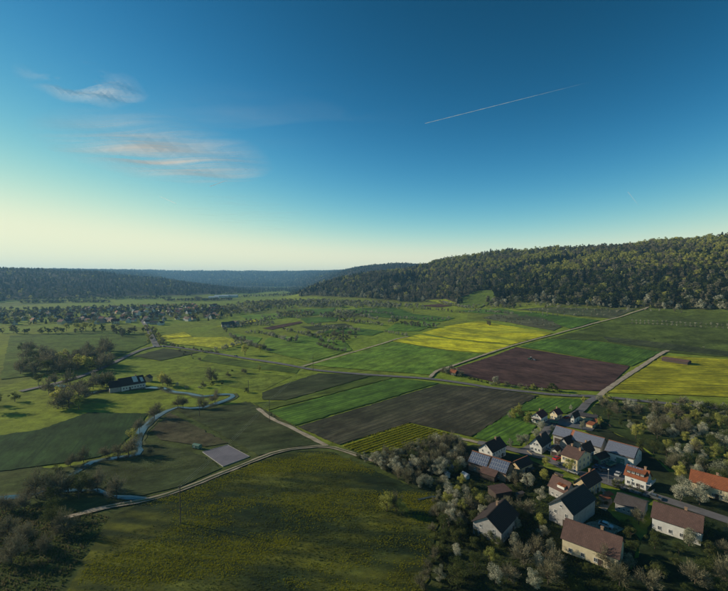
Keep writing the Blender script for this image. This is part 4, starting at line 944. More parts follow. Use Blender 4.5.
# flat hall with cream front
A = at_h(577.2,420.4,0); B = at_h(595,424,0); u = (B - A); L = u.length; yaw = math.atan2(u.y, u.x)
hall = tag(empty('hall', (A.x, A.y, 0), yaw), 'long cream windowless hall with flat grey roof beside the junction', 'hall')
MB().box(0, L, 0, 7.0, -.4, 2.9).build('wall', M['plaster_cream'], hall)
MB().box(-.3, L + .3, -.3, 7.3, 2.903, 3.15).build('roof', M['roof_grey'], hall)
dr = MB().box(L + .0, L + .07, 2.0, 4.6, 0, 2.4).build('door', M['wood_dark'], hall); MB().box(L + .07, L + .13, 2.1, 2.2, 1.0, 1.15).build('handle', M['metal'], dr)
for i, (p0, p1, sz) in enumerate((((585.5,428.3),(592.5,430.3),2.5), ((590.5,425.8),(596.8,427.4),2.6))):
    A = at_h(*p0, 0); B = at_h(*p1, 0); u = B - A; L = u.length
    o = tag(empty('shed', (A.x, A.y, Tz(A.x, A.y)), math.atan2(u.y, u.x)), ['low shed with red roof nearer to the long solar barn', 'low shed with red roof against the cream hall'][i], 'shed')
    MB().box(.2, L - .2, .2, 3.6, -.3, 1.9).build('wall', M['plaster_tan'], o); MB().slab([(0,-.1,2.0),(L,-.1,2.0),(L,3.9,2.9),(0,3.9,2.9)], .12).build('roof', M['roof_orange'], o)
h, q = house('longest barn with grey solar panels and an orange strip of tiles', (552,434.6), (601,448.5), 4.2, (556.4,425.3), 'plaster_grey', 'roof_grey', 'barn', 'barn', wins=(('F',7,1.2,.9,.9),), ridge_mat='ridge_tile', door=('F',-.8,3,3,'wood_dark'))
LL = q['L']; hw, ze, hr = q['hw'], q['ze'], q['hr']; an = math.atan2(hr - ze, hw); sl_ = math.hypot(hw, hr - ze)
nn_ = 34; pw = LL / nn_; rows = 4; ph = (sl_ - .7) / rows; pm = panel_mesh(round(pw - .05, 2), round(ph - .06, 2), 'cell_grey')
cut = int(nn_ * .36)
for i in range(nn_):
    if i in (cut, cut + 1): continue
    for j in range(rows):
        d_ = .35 + ph * (j + .5); linkmesh('solar_panel', pm, h, ((-LL/2 + pw * (i + .5)) * q['sx'], -hw + d_ * math.cos(an) - .12 * math.sin(an), ze + d_ * math.sin(an) + .10), (an, 0, 0))
xs_ = (-LL/2 + pw * (cut + 1)) * q['sx']
MB().slab([(xs_-pw,-hw-.02,ze+.08),(xs_+pw,-hw-.02,ze+.08),(xs_+pw,0,hr+.08),(xs_-pw,0,hr+.08)], .07).build('fire_wall_tiles', M['ridge_tile'], h)
h, q = house('grey solar roofed barn at the head of the paved yard', (603.5,450.9), (634.5,459.6), 4.2, (608.6,439.6), 'plaster_white', 'roof_grey', 'barn', 'barn', wins=(('E',2,3.0,.9,1.0),('F',4,1.2,.9,.9)), solar=(22,4,.02,.98,'cell_grey'), ridge_mat='ridge_tile', door=('F',.1,3.2,3,'green_paint'))
h, q = house('large cream farmhouse with brown roof and two rows of windows', (559.6,454), (578,460.4), 5.2, (567,444.8), 'plaster_cream', 'roof_brown', wins=(('F',5,.9,.95,1.35),('F',5,3.2,.95,1.3),('E',3,.9,.95,1.35),('E',3,3.2,.95,1.3),('E',2,6.0,.8,1.0)), chim=((.55,-.12),(-.5,.1)), door=('F',.2,1.1,2.1,'wood_dark'))
house('white house with black roof adjoining the cream farmhouse on the right', (586.2,455.0), (595.5,450.4), 5.0, (581.3,444.6), 'plaster_white', 'roof_dark', wins=(('F',4,.9,.9,1.2),('F',4,3.1,.9,1.2)), chim=((.1,.1),))
house('small white garage left of the cream farmhouse', (557.5,452.0), (562,448.6), 2.6, (553.5,447.8), 'plaster_white', 'roof_dark', 'garage', 'garage', door=('A',0,2.4,2.1,'wood_dark'))
house('dark roofed shed between the white house and the long barn', (567.5,444.8), (577.5,441.0), 3.4, (563,437.8), 'plaster_grey', 'roof_dark', 'shed', 'shed', wins=(('A',1,1,1,1),))
house('open fronted green shed with dark roof at the paved yard', (600.5,459.8), (610.6,456.2), 2.9, (595.3,454.2), 'green_paint', 'roof_dark', 'shed', 'shed', wins=(('F',3,.9,1.1,1.2),), door=('A',0,2.2,2.1,'wood_dark'))
house('tan gabled house with dark roof below the village street', (588.4,489.2), (603,480), 4.3, (580.1,477.3), 'plaster_tan', 'roof_dark', wins=(('F',4,.9,.9,1.3),('F',4,2.8,.9,1.1),('A',2,3.2,.8,1.0)), chim=((.4,.12),), ridge_mat='ridge_tile', door=('F',.5,1.1,2.1,'wood_dark'))
h, q = house('low barn with broad brown roof and two tiny red dormers', (547.1,485.4), (566,494.5), 3.4, (552.8,474.3), 'plaster_grey', 'roof_brown', 'barn', 'barn', wins=(('A',2,.9,.8,.9),('F',3,.9,.8,.9)), door=('A',.0,1.2,2.1,'wood_dark'))
for fx in (.15, .5):
    z0 = q['ze'] + (q['hr'] - q['ze']) * .3; y0 = -q['hw'] * .7
    d = MB().box(fx*q['L']/2-.7, fx*q['L']/2+.7, y0-.35, y0+1.2, z0-.1, z0+1.0).build('dormer', M['plaster_white'], h); MB().slab([(fx*q['L']/2-.9,y0-.55,z0+1.003),(fx*q['L']/2+.9,y0-.55,z0+1.003),(fx*q['L']/2+.9,y0+1.7,z0+1.35),(fx*q['L']/2-.9,y0+1.7,z0+1.35)],.1).build('dormer_roof', M['roof_orange'], d)
house('big barn with huge black roof and pale stone gable', (574,516), (597,499), 5.5, (560.4,499), 'plaster_grey', 'roof_slate', 'barn', 'barn', wins=(('A',2,1.0,.9,1.0),('A',2,3.6,.9,1.2),('A',1,6.2,.8,.9)), door=('A',-.5,2.6,2.6,'wood_dark'))
h, q = house('white house with vivid orange roof on the street by the yard', (623.2,474.5), (647,482.2), 3.9, (626.6,463.9), 'plaster_white', 'roof_orange', wins=(('F',4,.9,1.1,1.2),('E',3,.9,1.0,1.2),('E',2,3.8,.9,1.2),('A',3,.9,1,1.2)), chim=((.6,.05),), door=('F',.3,1.1,2.1,'wood_dark'))
z0 = q['ze'] + (q['hr'] - q['ze']) * .35; y0 = -q['hw'] * .66
d = MB().box(-3.2, 2.8, y0 - .1, y0 + 2.2, z0 - .3, z0 + 1.2).build('dormer', M['wood_dark'], h); MB().slab([(-3.5,y0-.5,z0+1.203),(3.1,y0-.5,z0+1.203),(3.1,y0+2.6,z0+2.0),(-3.5,y0+2.6,z0+2.0)],.12).build('dormer_roof', M['roof_orange'], d)
for i in range(4): window(d, -2.4 + i * 1.5, y0 - .12, z0 + .2, 0, .9, .8)
se = q['sx']; xe = se * q['lx']
bb = MB().box(min(xe, xe + se * 1.5), max(xe, xe + se * 1.5), -q['ly'], q['ly'], 2.6, 2.75)
for i in range(15): bb.box(min(xe + se * 1.42, xe + se * 1.5), max(xe + se * 1.42, xe + se * 1.5), -q['ly'] + i * (2*q['ly']-.1)/14, -q['ly'] + i*(2*q['ly']-.1)/14 + .1, 2.75, 3.6)
bb.box(min(xe + se*1.4, xe + se*1.52), max(xe + se*1.4, xe + se*1.52), -q['ly'], q['ly'], 3.6, 3.7); bb.build('balcony', M['win_frame'], h)
pm2 = panel_mesh(1.0, 1.6, 'cell'); an = math.atan2(q['hr']-q['ze'], q['hw'])
for i in range(5): linkmesh('solar_panel', pm2, h, (-q['L']/2*se + se*(1.0+1.05*i), -q['hw']*.18, q['hr']-(q['hr']-q['ze'])*.18+.10), (an, 0, 0))
house('long low building with mottled grey roof at the bottom of the village', (613.4,502), (644,512), 3.0, (617,492.3), 'plaster_grey', 'roof_grey', 'barn', 'barn', wins=(('F',5,.9,.8,.9),))
house('small brown roofed hut behind the yard barn', (624.5,445.2), (631.5,446.0), 2.6, (626,441.5), 'wood_dark', 'roof_brown', 'hut', 'hut', force=(2.4,3.8))
house('red roofed field hut at the corner of the ploughed field', (449.0,372.0), (455.2,373.2), 2.4, (450.2,368.6), 'wood_dark', 'roof_orange', 'hut', 'hut', force=(2.6,4.6))
for i, (p0, w_, d_, lb) in enumerate(((( 495.6,502.0), 7.2, 5.2, 'lone shed with flat rusty red roof among the garden trees'), ((603.5,507.0), 3.6, 2.4, 'lower red awning in the dark yard below the tan house'), ((608.0,503.0), 3.0, 2.0, 'upper red awning in the dark yard below the tan house'))):
    A = at_h(*p0, 0); o = tag(empty('shed' if i == 0 else 'awning', (A.x, A.y, Tz(A.x, A.y)), R(18)), lb, 'shed' if i == 0 else 'awning')
    hgt = 2.6 if i == 0 else 2.2
    if i == 0: MB().box(.2, w_-.2, .2, d_-.2, -.3, hgt-.1).build('wall', M['wood_dark'], o)
    else:
        for xx in (.1, w_-.1):
            for yy in (.1, d_-.1): MB().tube((xx,yy,-.2),(xx,yy,hgt-.06),.05,.05,5).build('post', M['metal'], o)
    MB().slab([(0,0,hgt),(w_,0,hgt),(w_,d_,hgt+.5),(0,d_,hgt+.5)], .1).build('roof' if i == 0 else 'canopy', M['roof_orange'] if i else M['roof_brown'], o)
for px, py, yw, L_, hw_, hr_, wl, rf_, lb in ((650,530,-.75,13,4.6,7.6,'plaster_white','roof_brown','brown roofed white house furthest right on the street'), (560,552,-.7,15,5,8,'plaster_cream','roof_brown','cream house with brown roof at the lower picture edge'), (502,548,.85,14,5,7.6,'plaster_grey','roof_dark','grey barn with dark roof in the lower gardens'), (688,492,-.8,12,4.4,7.4,'plaster_cream','roof_orange','cream house with orange roof against the blossoming bank')):
    p = at(px, py)
    house(lb, (px,py), None, 4.2, None, wl, rf_, wins=(('F',4,.9,.9,1.2),('A',2,.9,.9,1.2),('E',2,.9,.9,1.2),('A',2,3.3,.8,1.0)), chim=((.3,.1),), door=('F',.4,1.1,2.1,'wood_dark'), dims=(Vector((p.x,p.y,0)), yw, L_, hw_, hr_))
# mill farm at the left
h, q = house('long farmhouse with dark roof and white wall beside the river', (121,386.8), (146.4,382.4), 3.6, (117.5,378.4), 'plaster_white', 'roof_dark', wins=(('F',8,1.2,1.0,1.2),('E',2,1.0,1,1.2)), chim=((.4,.05),), force=(6.2,8.4), door=('F',-.3,1.2,2.1,'wood_dark'))
for (xa, xb_, ya, yb_, lb) in ((.05,.42,-.72,.0,0),(.62,.86,-.8,-.25,1)):
    z0 = q['ze'] + (q['hr']-q['ze'])*(1+ya); z1 = q['ze'] + (q['hr']-q['ze'])*(1+yb_)
    MB().slab([(xa*q['L']/2,ya*q['hw'],z0+.09),(xb_*q['L']/2,ya*q['hw'],z0+.09),(xb_*q['L']/2,yb_*q['hw'],z1+.09),(xa*q['L']/2,yb_*q['hw'],z1+.09)],.06).build('pale_roof_sheet', M['plaster_white'], h)
house('darker wing of the river farm half hidden by bare trees', (108,385.5), (120,384.0), 3.4, (109,379), 'plaster_grey', 'roof_dark', 'barn', 'barn', force=(5,7.4))
house('small tan gabled outbuilding right of the river farm', (150.0,378.4), (153.5,377.0), 3.0, (148.3,375.2), 'plaster_tan', 'roof_brown', 'outbuilding', 'outbuilding', force=(3,5.2))
house('brown hay shed beyond the yellow field at the right edge', (661.0,357.6), (688,361.5), 2.6, (662.5,354.2), 'wood_dark', 'roof_brown', 'shed', 'shed', force=(4,4.0))
for i, (px, py) in enumerate(((412,466.5),(444,468.5),(451,471),(447,477),(465.5,478.5),(449,466))):
    p = at(px, py); o = tag(empty('garden_hut', p, R(20 + 25 * i)), 'pale blue roofed garden hut ' + ['alone among the upper blossoms', 'at the left of the hut cluster', 'in the middle of the hut cluster', 'lowest in the hut cluster', 'near the solar barn end', 'at the back of the hut cluster'][i], 'hut')
    MB().box(-1.3,1.3,-.9,.9,-.2,1.9).build('wall', M['plaster_white'], o); MB().slab([(-1.6,-1.2,1.86),(1.6,-1.2,1.86),(1.6,0,2.5),(-1.6,0,2.5)],.08).slab([(1.6,1.2,1.86),(-1.6,1.2,1.86),(-1.6,.001,2.501),(1.6,.001,2.501)],.08).build('roof', M['alu'], o)

# ------------------------------------------------------------------ far town
def small_house_meshes(L, W, ze, hr, wall, roof):
    w_ = MB().poly([(-L/2,-W/2,-.5),(L/2,-W/2,-.5),(L/2,W/2,-.5),(-L/2,W/2,-.5),(-L/2,-W/2,ze),(L/2,-W/2,ze),(L/2,W/2,ze),(-L/2,W/2,ze),(-L/2,0,hr-.1),(L/2,0,hr-.1)], [(0,1,5,4),(2,3,7,6),(1,2,6,9,5),(3,0,4,8,7)]).me('wall', M[wall])
    r_ = MB().slab([(-L/2-.4,-W/2-.4,ze-.2),(L/2+.4,-W/2-.4,ze-.2),(L/2+.4,0,hr),(-L/2-.4,0,hr)],.2).slab([(L/2+.4,W/2+.4,ze-.2),(-L/2-.4,W/2+.4,ze-.2),(-L/2-.4,-.001,hr+.001),(L/2+.4,-.001,hr+.001)],.2).me('roof', M[roof])
    g = MB()
    for s in (-1, 1):
        for i in range(3):
            for z in (1.0, 3.4): g.box(-L/2+L*(i+.5)/3-.5, -L/2+L*(i+.5)/3+.5, s*W/2-.03, s*W/2+.03, z, z+1.2)
        for j in (-1, 1):
            for z in (1.0, 3.4): g.box(s*L/2-.03, s*L/2+.03, j*W*.22-.5, j*W*.22+.5, z, z+1.2)
    return w_, r_, g.me('windows', M['glass'])
SH = [(lab, small_house_meshes(*a)) for lab, a in (
    ('white house with dark roof', (12,9,5.2,9.6,'plaster_white','roof_dark')), ('white house with brown roof', (11,9,5.0,9.2,'plaster_white','roof_brown')),
    ('cream house with maroon roof', (13,9,5.4,9.8,'plaster_cream','roof_maroon')), ('grey house with grey roof', (14,10,5,9,'plaster_grey','roof_grey')), ('tan barn with brown roof', (18,11,5,9.6,'plaster_tan','roof_brown')), ('cream house with orange roof', (11,9,5,9.2,'plaster_cream','roof_orange')))]
def town(n, poly, where, mind=13):
    P = [at(*p) for p in poly]; W = [(p.x, p.y) for p in P]; xs = [p[0] for p in W]; ys = [p[1] for p in W]; got = []; t = 0
    while len(got) < n and t < 6000:
        t += 1; q_ = (rnd.uniform(min(xs), max(xs)), rnd.uniform(min(ys), max(ys)))
        if in_poly(q_, W) and all((q_[0]-a)**2 + (q_[1]-b_)**2 > mind**2 for a, b_ in got): got.append(q_)
    for q_ in got:
        lab, (a, b_, c_) = pick([(s_, w_) for s_, w_ in zip(SH, (4,3,2.4,2,1,1))])
        o = tag(empty('town_house', (q_[0], q_[1], Tz(*q_)), rnd.uniform(0, 3.1), rnd.uniform(.7, .95)), lab + ' ' + where, 'house', lab.replace('house', 'houses', 1).replace('barn','barns') + ' ' + where)
        linkmesh('wall', a, o); linkmesh('roof', b_, o); linkmesh('window_row', c_, o)
town(44, [(142,324.5),(170,325.5),(205,323),(222,316),(205,309),(170,312),(146,316)], 'in the near part of the distant town')
town(34, [(57,325),(100,324),(138,323.5),(138,318),(57,319)], 'on the near left side of the distant town')
town(120, [(40,318),(140,316),(215,312),(232,307),(190,305.5),(120,308),(57,310),(40,311)], 'in the crowded middle of the distant town')
town(28, [(-60,325),(40,325),(40,313),(-60,314)], 'at the far left end of the distant town')
# church
p = at(137, 315.5); ch = tag(empty('church', p, -.5, .82), 'white church with dark pointed tower rising above the distant town', 'church')
MB().poly([(-11,-6,-.5),(11,-6,-.5),(11,6,-.5),(-11,6,-.5),(-11,-6,8),(11,-6,8),(11,6,8),(-11,6,8),(-11,0,14.4),(11,0,14.4)], [(0,1,5,4),(2,3,7,6),(1,2,6,9,5),(3,0,4,8,7)]).build('nave', M['plaster_white'], ch)
MB().slab([(-11.4,-6.5,7.7),(11.4,-6.5,7.7),(11.4,0,14.6),(-11.4,0,14.6)],.25).slab([(11.4,6.5,7.7),(-11.4,6.5,7.7),(-11.4,-.001,14.6),(11.4,-.001,14.6)],.25).build('nave_roof', M['roof_brown'], ch)
tw = MB().box(-16.5,-11.3,-2.6,2.6,-.5,17).build('tower', M['plaster_white'], ch)
on = MB()
for (z0, r0, z1, r1) in ((17,3.4,18.2,3.6),(18.2,3.6,20.5,2.6),(20.5,2.6,22.5,1.3),(22.5,1.3,24,1.5),(24,1.5,30,.12)): on.tube((-13.9,0,z0),(-13.9,0,z1),r0,r1,8,True)
on.build('spire', M['roof_slate'], tw)
for s in (-1, 1): window(tw, -13.9, s * 2.64, 12.5, 0 if s < 0 else math.pi, 1.2, 2.2)
# pale works halls far up the valley
for i, (px, py, L_, yw) in enumerate(((222,297.6,60,.1),(230,297.3,70,.1),(214,299,40,.2))):
    p = at(px, py); o = tag(empty('works_hall', p, yw), ['pale blue works hall in the middle of the far trio', 'longest pale works hall far up the valley', 'smallest pale works hall of the far trio'][i], 'hall')
    MB().box(-L_/2,L_/2,-14,14,-1,9).build('wall', M['plaster_white'], o); MB().slab([(-L_/2-1,-15,9.1),(L_/2+1,-15,9.1),(L_/2+1,0,11.5),(-L_/2-1,0,11.5)],.3).slab([(L_/2+1,15,9.1),(-L_/2-1,15,9.1),(-L_/2-1,.001,11.501),(L_/2+1,.001,11.501)],.3).build('roof', M['alu'], o)
for i, (px, py) in enumerate(((226,327.0),(231,326.2),(235,325.8))):
    p = at(px, py); lab, (a, b_, c_) = SH[3]; o = tag(empty('farm_shed', p, .4 + i), ['left', 'middle', 'right'][i] + ' grey farm shed of three behind the yellow strip', 'shed'); linkmesh('wall', a, o); linkmesh('roof', b_, o); linkmesh('window_row', c_, o)
# lookout building on the far spur
p = at(398, 264.5); o = tag(empty('castle', p, .3), 'tiny castle with a tower on top of the far ridge', 'castle')
MB().box(-14,14,-7,7,-2,10).build('wall', M['plaster_grey'], o); MB().slab([(-14.5,-7.5,9.9),(14.5,-7.5,9.9),(14.5,0,15),(-14.5,0,15)],.3).slab([(14.5,7.5,9.9),(-14.5,7.5,9.9),(-14.5,.001,15.001),(14.5,.001,15.001)],.3).build('roof', M['roof_dark'], o); MB().box(-17,-14.01,-2.5,2.5,-2,22).build('tower', M['plaster_grey'], o)

# ------------------------------------------------------------------ sports court, tank, poles, vehicles
CC = [at(202.5,452.4), at(227.7,445.5), at(249.5,457), at(223,467)]
cc = sum(CC, Vector()) / 4
court = tag(empty('sports_court', cc), 'fenced grey asphalt court with low timber edging on the meadow', 'court')
MB().poly([(p.x-cc.x, p.y-cc.y, .30) for p in CC] + [(p.x-cc.x, p.y-cc.y, -.1) for p in CC], [(3,2,1,0),(0,1,5,4),(1,2,6,5),(2,3,7,6),(3,0,4,7)]).build('surface', M['court'], court)
for i in range(4):
    a, b_ = CC[i] - cc, CC[(i+1) % 4] - cc; d = b_ - a; L_ = math.hypot(d.x, d.y); yw = math.atan2(d.y, d.x); n_b = max(3, int(L_ / 2.4)); bl = L_ / n_b
    mb = MB().box(0, bl - .12, -.08, .08, -.1, .42).me('edge_board', M['plaster_grey'])
    for j in range(n_b): linkmesh('edge_board', mb, court, (a.x + math.cos(yw) * j * bl, a.y + math.sin(yw) * j * bl, 0), (0, 0, yw))
p = at(197, 448.6); tk = tag(empty('site_wagon', p, -.4, .8), 'dark green site wagon standing alone beside the grey court', 'wagon')
b = MB(); nseg = 10; W2, Lh = 1.25, 2.6
prof = [(-W2, .7), (-W2, 2.3)] + [(-W2 * math.cos(math.pi * k / 8), 2.3 + .6 * math.sin(math.pi * k / 8)) for k in range(1, 8)] + [(W2, 2.3), (W2, .7)]
vv = [(-Lh, y_, z_) for y_, z_ in prof] + [(Lh, y_, z_) for y_, z_ in prof]; k = len(prof)
b.poly(vv, [(i, (i + 1) % k, k + (i + 1) % k, k + i) for i in range(k)] + [tuple(range(k - 1, -1, -1)), tuple(range(k, 2 * k))]); b.build('body', M['green_paint'], tk)
for sx_ in (-1.6, 1.6):
    for sy_ in (-1, 1): MB().tube((sx_, sy_ * 1.0, .45), (sx_, sy_ * 1.2, .45), .45, .45, 12).build('wheel', M['wood_dark'], tk)
MB().tube((Lh, 0, .7), (Lh + 1.4, 0, .45), .06, .05, 5).build('drawbar', M['metal'], tk); window(tk, -.8, -W2 - .02, 1.4, 0, .8, .7)
PO = []
for i, (px, py, hh, lb) in enumerate(((269.5,422.6,12.6,'tall timber power pole at the corner of the bright green field'), (313,371.5,14,'timber power pole standing just below the country road'), (180.5,524,13,'nearest timber power pole beside the pale farm track'), (199.5,416.6,7,'short timber pole on the meadow below the river'), (248.5,391.5,8,'short timber pole on the meadow above the river'))):
    p = at(px, py); o = tag(empty('power_pole', p, 1.4), lb, 'pole'); MB().tube((0,0,-.5),(0,0,hh),.19,.12,8).build('shaft', M['pole_wood'], o)
    ca = MB().box(-.9,.9,-.07,.07,hh-.75,hh-.6).build('crossarm', M['pole_wood'], o)
    for x_ in (-.8, 0, .8): MB().tube((x_,0,hh-.6),(x_,0,hh-.35),.06,.04,6).build('insulator', M['plaster_white'], ca)
    PO.append((p, hh))
for a, b_, lb in ((0,1,'thin overhead wires between the field corner pole and the road pole'), (2,0,'thin overhead wires between the nearest pole and the field corner pole')):
    o = tag(empty('power_line', PO[a][0]), lb, 'wires'); A, B = PO[a][0] + Vector((0,0,PO[a][1]-.35)), PO[b_][0] + Vector((0,0,PO[b_][1]-.35)); pd = (B - A).cross(Vector((0,0,1))).normalized()
    for s_ in (-.8, 0, .8):
        wmb = MB(); last = None
        for k in range(13):
            t = k / 12; q_ = A.lerp(B, t) + pd * s_ - Vector((0,0,6 * t * (1 - t))) - PO[a][0]
            if last is not None: wmb.tube(last, q_, .012, .012, 3, False)
            last = q_
        wmb.build('wire', M['metal'], o)
p = at(608.2, 484); lamp = tag(empty('street_lamp', p), 'street lamp with pale round head between the yard and the street', 'lamp')
MB().tube((0,0,-.2),(0,0,5.6),.09,.06,8).build('post', M['metal'], lamp); MB().tube((0,0,5.6),(0,0,5.75),.1,.32,10).tube((0,0,5.75),(0,0,6.0),.32,.2,10).build('head', M['plaster_white'], lamp)
def paint(name, c): return simple(name, c, tuple(v * .9 for v in c), 1, .3, .1, 0, .6)
TY = simple('tyre_rubber', (.02,.02,.02), (.03,.03,.03), 3, .9)
def prism(pr, w0, w1=None):
    w1 = w1 or w0; k = len(pr); v = [(x, -w0, z) for x, z in pr] + [(x, w0, z) for x, z in pr]
    return v, [tuple(range(k)), tuple(range(2*k-1, k-1, -1))] + [(i, k+i, k+(i+1)%k, (i+1)%k) for i in range(k)]
def car(px, py, yaw, c, label, nm='parked_car'):
    p = at(px, py); p.z += .42; o = tag(empty(nm, p, yaw), label, 'car')
    bm = MB(); v, f = prism([(-2.1,.35),(2.05,.35),(2.1,.65),(1.95,.85),(1.1,.95),(-1.9,1.0),(-2.15,.8)], .85); bm.poly(v, f); bm.build('body', paint('car_paint', c), o)
    v, f = prism([(1.0,.95),(.45,1.4),(-1.1,1.45),(-1.75,1.0)], .72); MB().poly(v, f).build('cabin_glass', M['glass'], o)
    v, f = prism([(.4,1.41),(-1.05,1.455),(-1.05,1.49),(.35,1.45)], .70); MB().poly(v, f).build('roof', paint('car_roof_paint', c), o)
    wm = MB().tube((0,-.1,0),(0,.1,0),.33,.33,12).me('wheel', TY)
    for x_ in (-1.3,1.3):
        for y_ in (-.8,.8): linkmesh('wheel', wm, o, (x_, y_, .33))
    hm = MB().box(-.03,.03,-.18,.18,-.07,.07).me('headlight', M['win_frame'])
    for y_ in (-.6,.6): linkmesh('headlight', hm, o, (2.1, y_, .68))
ra = dirang((211,353),(257,360.5)); sa = dirang((567,470),(610,484))
car(236,356.9,ra,(.05,.06,.07),'dark car driving on the country road near the large round tree','car'); car(154,347.3,ra,(.45,.46,.47),'silver car at the bend where the town road joins','car'); car(163,347.0,ra,(.5,.5,.5),'white car just right of the road bend','car'); car(148.5,331,1.9,(.06,.07,.1),'dark car driving up the town road','car')
car(556.8,460.3,sa+1.4,(.5,.03,.03),'bright red car parked beside the cream farmhouse'); car(604,472,sa+.8,(.10,.11,.13),'dark grey car parked on the paved yard'); car(551,452.6,sa,(.4,.41,.43),'silver car parked in front of the white garage'); car(563.5,466.8,sa,(.07,.09,.12),'blue black car under the cream farmhouse wall')
car(573,474,sa,(.3,.31,.33),'grey car parked on the street below the cream farmhouse'); car(618,476,sa+1.6,(.5,.5,.5),'white car parked at the right edge of the yard'); car(597,469,sa+1.2,(.05,.10,.22),'blue car parked beside the green shed'); car(541,425.5,1.0,(.4,.4,.42),'light car parked between the chalet and the long barn'); car(567,419,.4,(.25,.03,.03),'dark red car parked below the small cream house'); car(655,499.5,sa,(.12,.13,.14),'charcoal car on the street right of the orange roofed house','car'); car(606,528,-.75,(.45,.46,.48),'silver car parked by the brown roofed white house')
# firewood stacks, trailer
WOODP = simple('cut_wood', (.36,.27,.16), (.24,.17,.10), 4, .9)
for px, py, yw, n_, lb in ((531,473,.7,7,'long stack of firewood behind the dark roofed outbuilding'), (634,455,-.8,5,'stack of firewood behind the yard barn'), (520,497,.4,5,'firewood stack right of the lone red shed'), (559,478,-.9,5,'firewood stack against the brown roofed barn')):
    p = at(px, py); o = tag(empty('firewood_stack', p, yw), lb, 'firewood'); lg = MB().tube((0,-.5,0),(0,.5,0),.16,.16,7).me('log', WOODP)
    for r_ in range(5):
        for q_ in range(n_ * 2 - r_ % 2): linkmesh('log', lg, o, ((q_ - n_ + .5 * (r_ % 2)) * .33, rnd.uniform(-.06,.06), .14 + r_ * .29))
    MB().slab([(-n_*.36,-.7,1.55),(n_*.36,-.7,1.55),(n_*.36,.7,1.75),(-n_*.36,.7,1.75)],.05).build('cover', M['roof_grey'], o)
for px, py, yw, lb in ((611,467,.5,'green farm trailer standing on the paved yard'), (554,424.5,-.4,'green farm trailer behind the long barn')):
    p = at(px, py); p.z += .4; o = tag(empty('farm_trailer', p, yw), lb, 'trailer'); MB().box(-2.2,2.2,-1.05,1.05,.85,1.0).box(-2.2,2.2,-1.05,-.98,1.0,1.6).box(-2.2,2.2,.98,1.05,1.0,1.6).box(-2.2,-2.13,-.98,.98,1.0,1.6).box(2.13,2.2,-.98,.98,1.0,1.6).build('bed', M['green_paint'], o)
    wm = MB().tube((0,-.14,0),(0,.14,0),.42,.42,12).me('wheel', TY)
    for x_ in (-1.3,1.3):
        for y_ in (-.9,.9): linkmesh('wheel', wm, o, (x_,y_,.42))
    MB().tube((2.2,0,.85),(3.8,0,.5),.06,.05,5).build('drawbar', M['metal'], o)
# tractor with harrow
p = at(530.5, 360.2); p.z += .3; tr = tag(empty('tractor', p, 2.9), 'small green tractor pulling a wide harrow across the ploughed field', 'tractor')
v, f = prism([(.2,.9),(2.3,.9),(2.35,1.6),(.3,1.75)], .45); MB().poly(v, f).build('bonnet', paint('tractor_green', (.05,.22,.06)), tr)
v, f = prism([(-1.2,1.2),(.3,1.2),(.2,2.75),(-1.0,2.75)], .75); MB().poly(v, f).build('cab', M['glass'], tr); MB().box(-1.15,.35,-.85,.85,2.76,2.9).build('cab_roof', M['plaster_white'], tr)
for x_, r_, yy in ((-.8,.85,1.0),(1.7,.55,.85)):
    for s_ in (-1,1): wl = MB().tube((x_,s_*yy-.22,r_),(x_,s_*yy+.22,r_),r_,r_,14).build('wheel', TY, tr); MB().tube((x_,s_*(yy+.21),r_),(x_,s_*(yy+.26),r_),r_*.5,r_*.5,10).build('rim', M['plaster_cream'], wl)
hr_ = MB().box(-3.0,-2.6,-2.8,2.8,.7,.85).box(-3.9,-3.6,-2.8,2.8,.6,.75).tube((-1.2,0,.8),(-3.8,0,.8),.08,.08,5).tube((-3.75,-2.9,.35),(-3.75,2.9,.35),.35,.35,8).build('harrow', M['metal'], tr)
for i in range(12): MB().box(-2.85,-2.78,-2.6+i*.47,-2.53+i*.47,.02,.7).build('tine', M['metal'], hr_)
# garden fences at the white house
def fence(pix, label, mat='pole_wood'):
    pts = [at(*q_) for q_ in pix]; o = tag(empty('garden_fence', pts[0]), label, 'fence')
    sl2 = MB().box(-.05,.05,-.015,.015,.1,1.15).me('slat', M[mat])
    for a, b_ in zip(pts, pts[1:]):
        d = b_ - a; L_ = math.hypot(d.x, d.y); yw = math.atan2(d.y, d.x); n_ = max(2, int(L_ / .35)); a0 = a - pts[0]
        for j in range(n_): linkmesh('slat', sl2, o, (a0.x + d.x*j/n_, a0.y + d.y*j/n_, d.z*j/n_), (0,0,yw))
        MB().box(0,L_,.02,.06,.35,.43).box(0,L_,.02,.06,.85,.93).build('rail', M[mat], o, tuple(a0), (0,0,yw))
fence([(527,452.5),(533,457),(543,460)], 'pale picket fence round the garden of the white house', 'plaster_tan')

fence([(531,417.5),(527,422),(536,426.5),(545,424)], 'weathered picket fence round the chalet garden')
fence([(624,489.5),(646,497),(655,491.5)], 'white picket fence in front of the orange roofed house', 'win_frame')
fence([(595,414.8),(600,421),(612,428)], 'long weathered picket fence along the orchard beside the cream hall')
